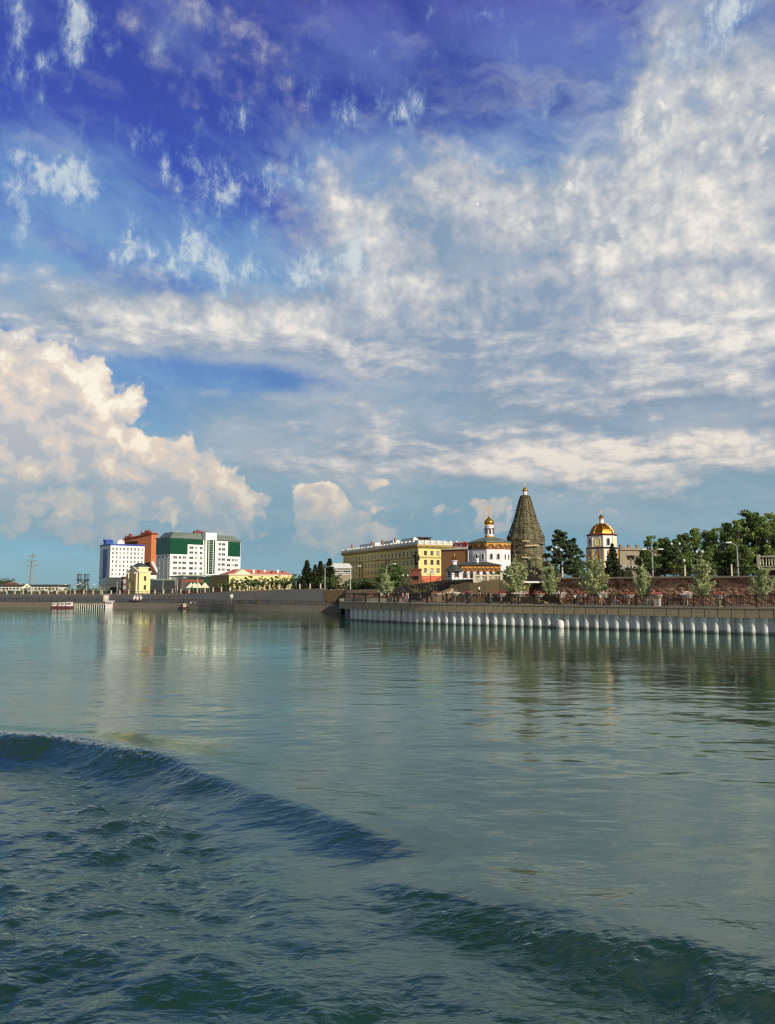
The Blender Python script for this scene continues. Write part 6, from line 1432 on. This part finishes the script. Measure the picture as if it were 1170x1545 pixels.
def person(label, pose, shirt, trousers, hair, loc, rz, skirt=False, cat_group='people on the promenade', shorts=False):
    J = figure(pose); nm = ['pel', 'wst', 'chs', 'nck', 'hed', 'top']; rad = {'pel': .13, 'wst': .12, 'chs': .14, 'nck': .055, 'hed': .095, 'top': .07}
    pts, idx, ed = [], {}, []
    def add(k, r, asp=1.0): idx[k] = len(pts); pts.append((*J[k], r, asp))
    for k in nm: add(k, rad[k], .75 if k in ('pel', 'wst', 'chs') else 1)
    for a, b_ in zip(nm, nm[1:]): ed.append((idx[a], idx[b_]))
    for n_ in 'lr':
        for k, r in (('hip', .088), ('kne', .058), ('ank', .042), ('toe', .036)): add(k + n_, r)
        ed += [(idx['pel'], idx['hip' + n_]), (idx['hip' + n_], idx['kne' + n_]), (idx['kne' + n_], idx['ank' + n_]), (idx['ank' + n_], idx['toe' + n_])]
        for k, r in (('sho', .058), ('elb', .042), ('wri', .028), ('plm', .036)): add(k + n_, r)
        ed += [(idx['chs'], idx['sho' + n_]), (idx['sho' + n_], idx['elb' + n_]), (idx['elb' + n_], idx['wri' + n_]), (idx['wri' + n_], idx['plm' + n_])]
        s = -1 if n_ == 'l' else 1; w = Vector(J['plm' + n_])
        for q, L in enumerate((.075, .085, .08, .065)):
            k = 'f%d%s' % (q, n_); J[k] = (w.x - s * .02, w.y + .026 * (1.5 - q) - .02, w.z - L); add(k, .0085); ed.append((idx['plm' + n_], idx[k]))
        J['th' + n_] = (w.x - s * .035, w.y - .05, w.z - .03); add('th' + n_, .010); ed.append((idx['plm' + n_], idx['th' + n_]))
    t = thing('person', label, 'person', loc, rz, cat_group)
    body = obj('body', skin_mesh('body', pts, ed, 'skin'), t)
    face = MB()
    hd = Vector(J['hed']); 
    sp_, se, si = [], [], {}
    def add2(k, r, asp=1.0, J_=None): si[k] = len(sp_); sp_.append((*(J_ or J[k]), r, asp))
    add2('wst', .145, .78, (0, 0, .98)); add2('chs', .165, .75); se.append((0, 1)); add2('nck', .075, 1, (J['nck'][0], J['nck'][1], 1.43)); se.append((1, 2))
    for n_ in 'lr':
        add2('sho' + n_, .075); add2('elb' + n_, .062); se += [(1, si['sho' + n_]), (si['sho' + n_], si['elb' + n_])]
    obj('shirt', skin_mesh('shirt', sp_, se, shirt, 0), t)
    if skirt: MB().lathe([(.16, 1.0), (.2, .85), (.27, .5), (.26, .5)], 14, sy=.8).build('skirt', M(trousers), t, smooth_=True)
    else:
        tp_, te = [(0, 0, .95, .148, .8)], []
        for n_ in 'lr':
            b_ = len(tp_); h_, k_, a_ = J['hip' + n_], J['kne' + n_], J['ank' + n_]
            if shorts: tp_ += [(*h_, .105), (*Vector(h_).lerp(Vector(k_), .85), .09)]; te += [(0, b_), (b_, b_ + 1)]
            else: tp_ += [(*h_, .105), (*k_, .075), (*Vector(k_).lerp(Vector(a_), .93), .06)]; te += [(0, b_), (b_, b_ + 1), (b_ + 1, b_ + 2)]
        obj('trousers', skin_mesh('trousers', tp_, te, trousers, 0), t)
    hm_ = MB().lathe([(.105, -.02), (.115, .06), (.10, .13), (.05, .175), (.005, .185)], 12).build('hair', M(hair), t, (hd.x, hd.y + .025, hd.z + .005), smooth_=True); hm_.scale = (.95, 1.05, 1)
    fc = MB().lathe([(.006, -.02), (.014, 0), (.008, .02), (.002, .035)], 6).build('nose', M('skin'), t, (hd.x, hd.y - .105, hd.z + .02))
    for s in (-1, 1): MB().lathe([(.004, -.008), (.011, 0), (.004, .008)], 6).build('eye', M('hair_dark'), t, (hd.x + s * .035, hd.y - .094, hd.z + .055))
    MB().box(-.025, .025, -.006, .006, -.006, .006).build('mouth', M('cloth_red'), t, (hd.x, hd.y - .096, hd.z - .035))
    for s in (-1, 1): MB().lathe([(.006, -.03), (.018, -.01), (.018, .02), (.006, .035)], 6, sx=.5).build('ear', M('skin'), t, (hd.x + s * .098, hd.y, hd.z + .03))
    return t
def foot(px_, Y_): return (gx(px_, Y_), Y_, DECK)
WALK, STAND, LEAN = (.28, (.2, -.15), .02), (.05, (.05, .08), 0.0), (.06, (.33, .33), .10)
person('person in pale pink top and white trousers before the curved dark wall', WALK, 'cloth_white', 'cloth_pink', 'hair_dark', foot(699, 124), 1.2)
person('person in pink top bending beside the pink flower bowl', (.12, (.3, .25), .14), 'cloth_pink', 'cloth_white', 'hair_dark', foot(705, 124.3), .8)
mp_ = person('person in white shirt and dark shorts at the foot of the pale stone wall', WALK, 'cloth_white', 'cloth_black', 'hair_dark', (gx(723, 130), 130, 3.9), 1.0, shorts=True)
person('person in white top and pale trousers walking behind the railing', WALK, 'cloth_white', 'cloth_blue', 'hair_dark', foot(740, 112), 1.5)
person('person in dark trousers carrying white bag low beside the walker', (.2, (.1, .12), .05), 'cloth_tan', 'cloth_black', 'hair_dark', foot(733, 112.6), 1.5)
person('person in white top leaning on the railing, back turned, by the reddish flower bowl', LEAN, 'cloth_white', 'cloth_black', 'hair_dark', foot(867, 99.5), 2.6)
person('person in white shirt standing alone below the slim poplar', STAND, 'cloth_white', 'cloth_tan', 'hair_dark', foot(846.5, 101.5), -.4)
person('person in pale clothes standing under the wide poplar', STAND, 'cloth_white', 'cloth_tan', 'hair_dark', foot(905.5, 98), .3)
person('person in bright white dress at the right end of the planter wall', STAND, 'cloth_white', 'cloth_white', 'hair_dark', foot(617, 122.5), .4, skirt=True)
person('person in black trousers and grey top right of the white dress', WALK, 'cloth_blue', 'cloth_black', 'hair_dark', foot(634, 120.5), -1.4)
person('person in brown clothes by the railing under the tan ramp', STAND, 'cloth_tan', 'cloth_black', 'hair_dark', foot(652, 118.5), -.9)
person('person in white shirt behind the pink planter flowers', WALK, 'cloth_white', 'cloth_blue', 'hair_dark', foot(586, 127), 1.3)
person('person in pink top among the group at the planter end', STAND, 'cloth_pink', 'cloth_blue', 'hair_dark', foot(608, 124), .9)
for k, (px_, Y_, pose_, sh_, tr_, rz_, lb) in enumerate(((576, 128.2, STAND, 'cloth_white', 'cloth_black', .6, 'person in white top left in the group behind the planter'), (594, 125.6, WALK, 'cloth_tan', 'cloth_white', -1.2, 'person in tan top and white trousers behind the planter'),
        (601, 125, STAND, 'cloth_blue', 'cloth_tan', 1.9, 'person in blue top standing by the planter end'), (613, 124.4, WALK, 'cloth_white', 'cloth_pink', 1.4, 'person in white top and pink trousers beside the white dress'), (669, 122, WALK, 'cloth_white', 'cloth_black', -1.3, 'person in white top walking under the upper end of the tan ramp'),
        (790, 108.5, WALK, 'cloth_pink', 'cloth_black', 1.4, 'person in pink top walking past the broad poplar'), (926, 98, WALK, 'cloth_tan', 'cloth_blue', -1.4, 'person in tan top walking before the stone wall under the spruce'))):
    person(lb, pose_, sh_, tr_, 'hair_dark', foot(px_, Y_), rz_)
person('person in red top at the quay nose above the planter', STAND, 'cloth_red', 'cloth_black', 'hair_dark', foot(560, 130), .2)
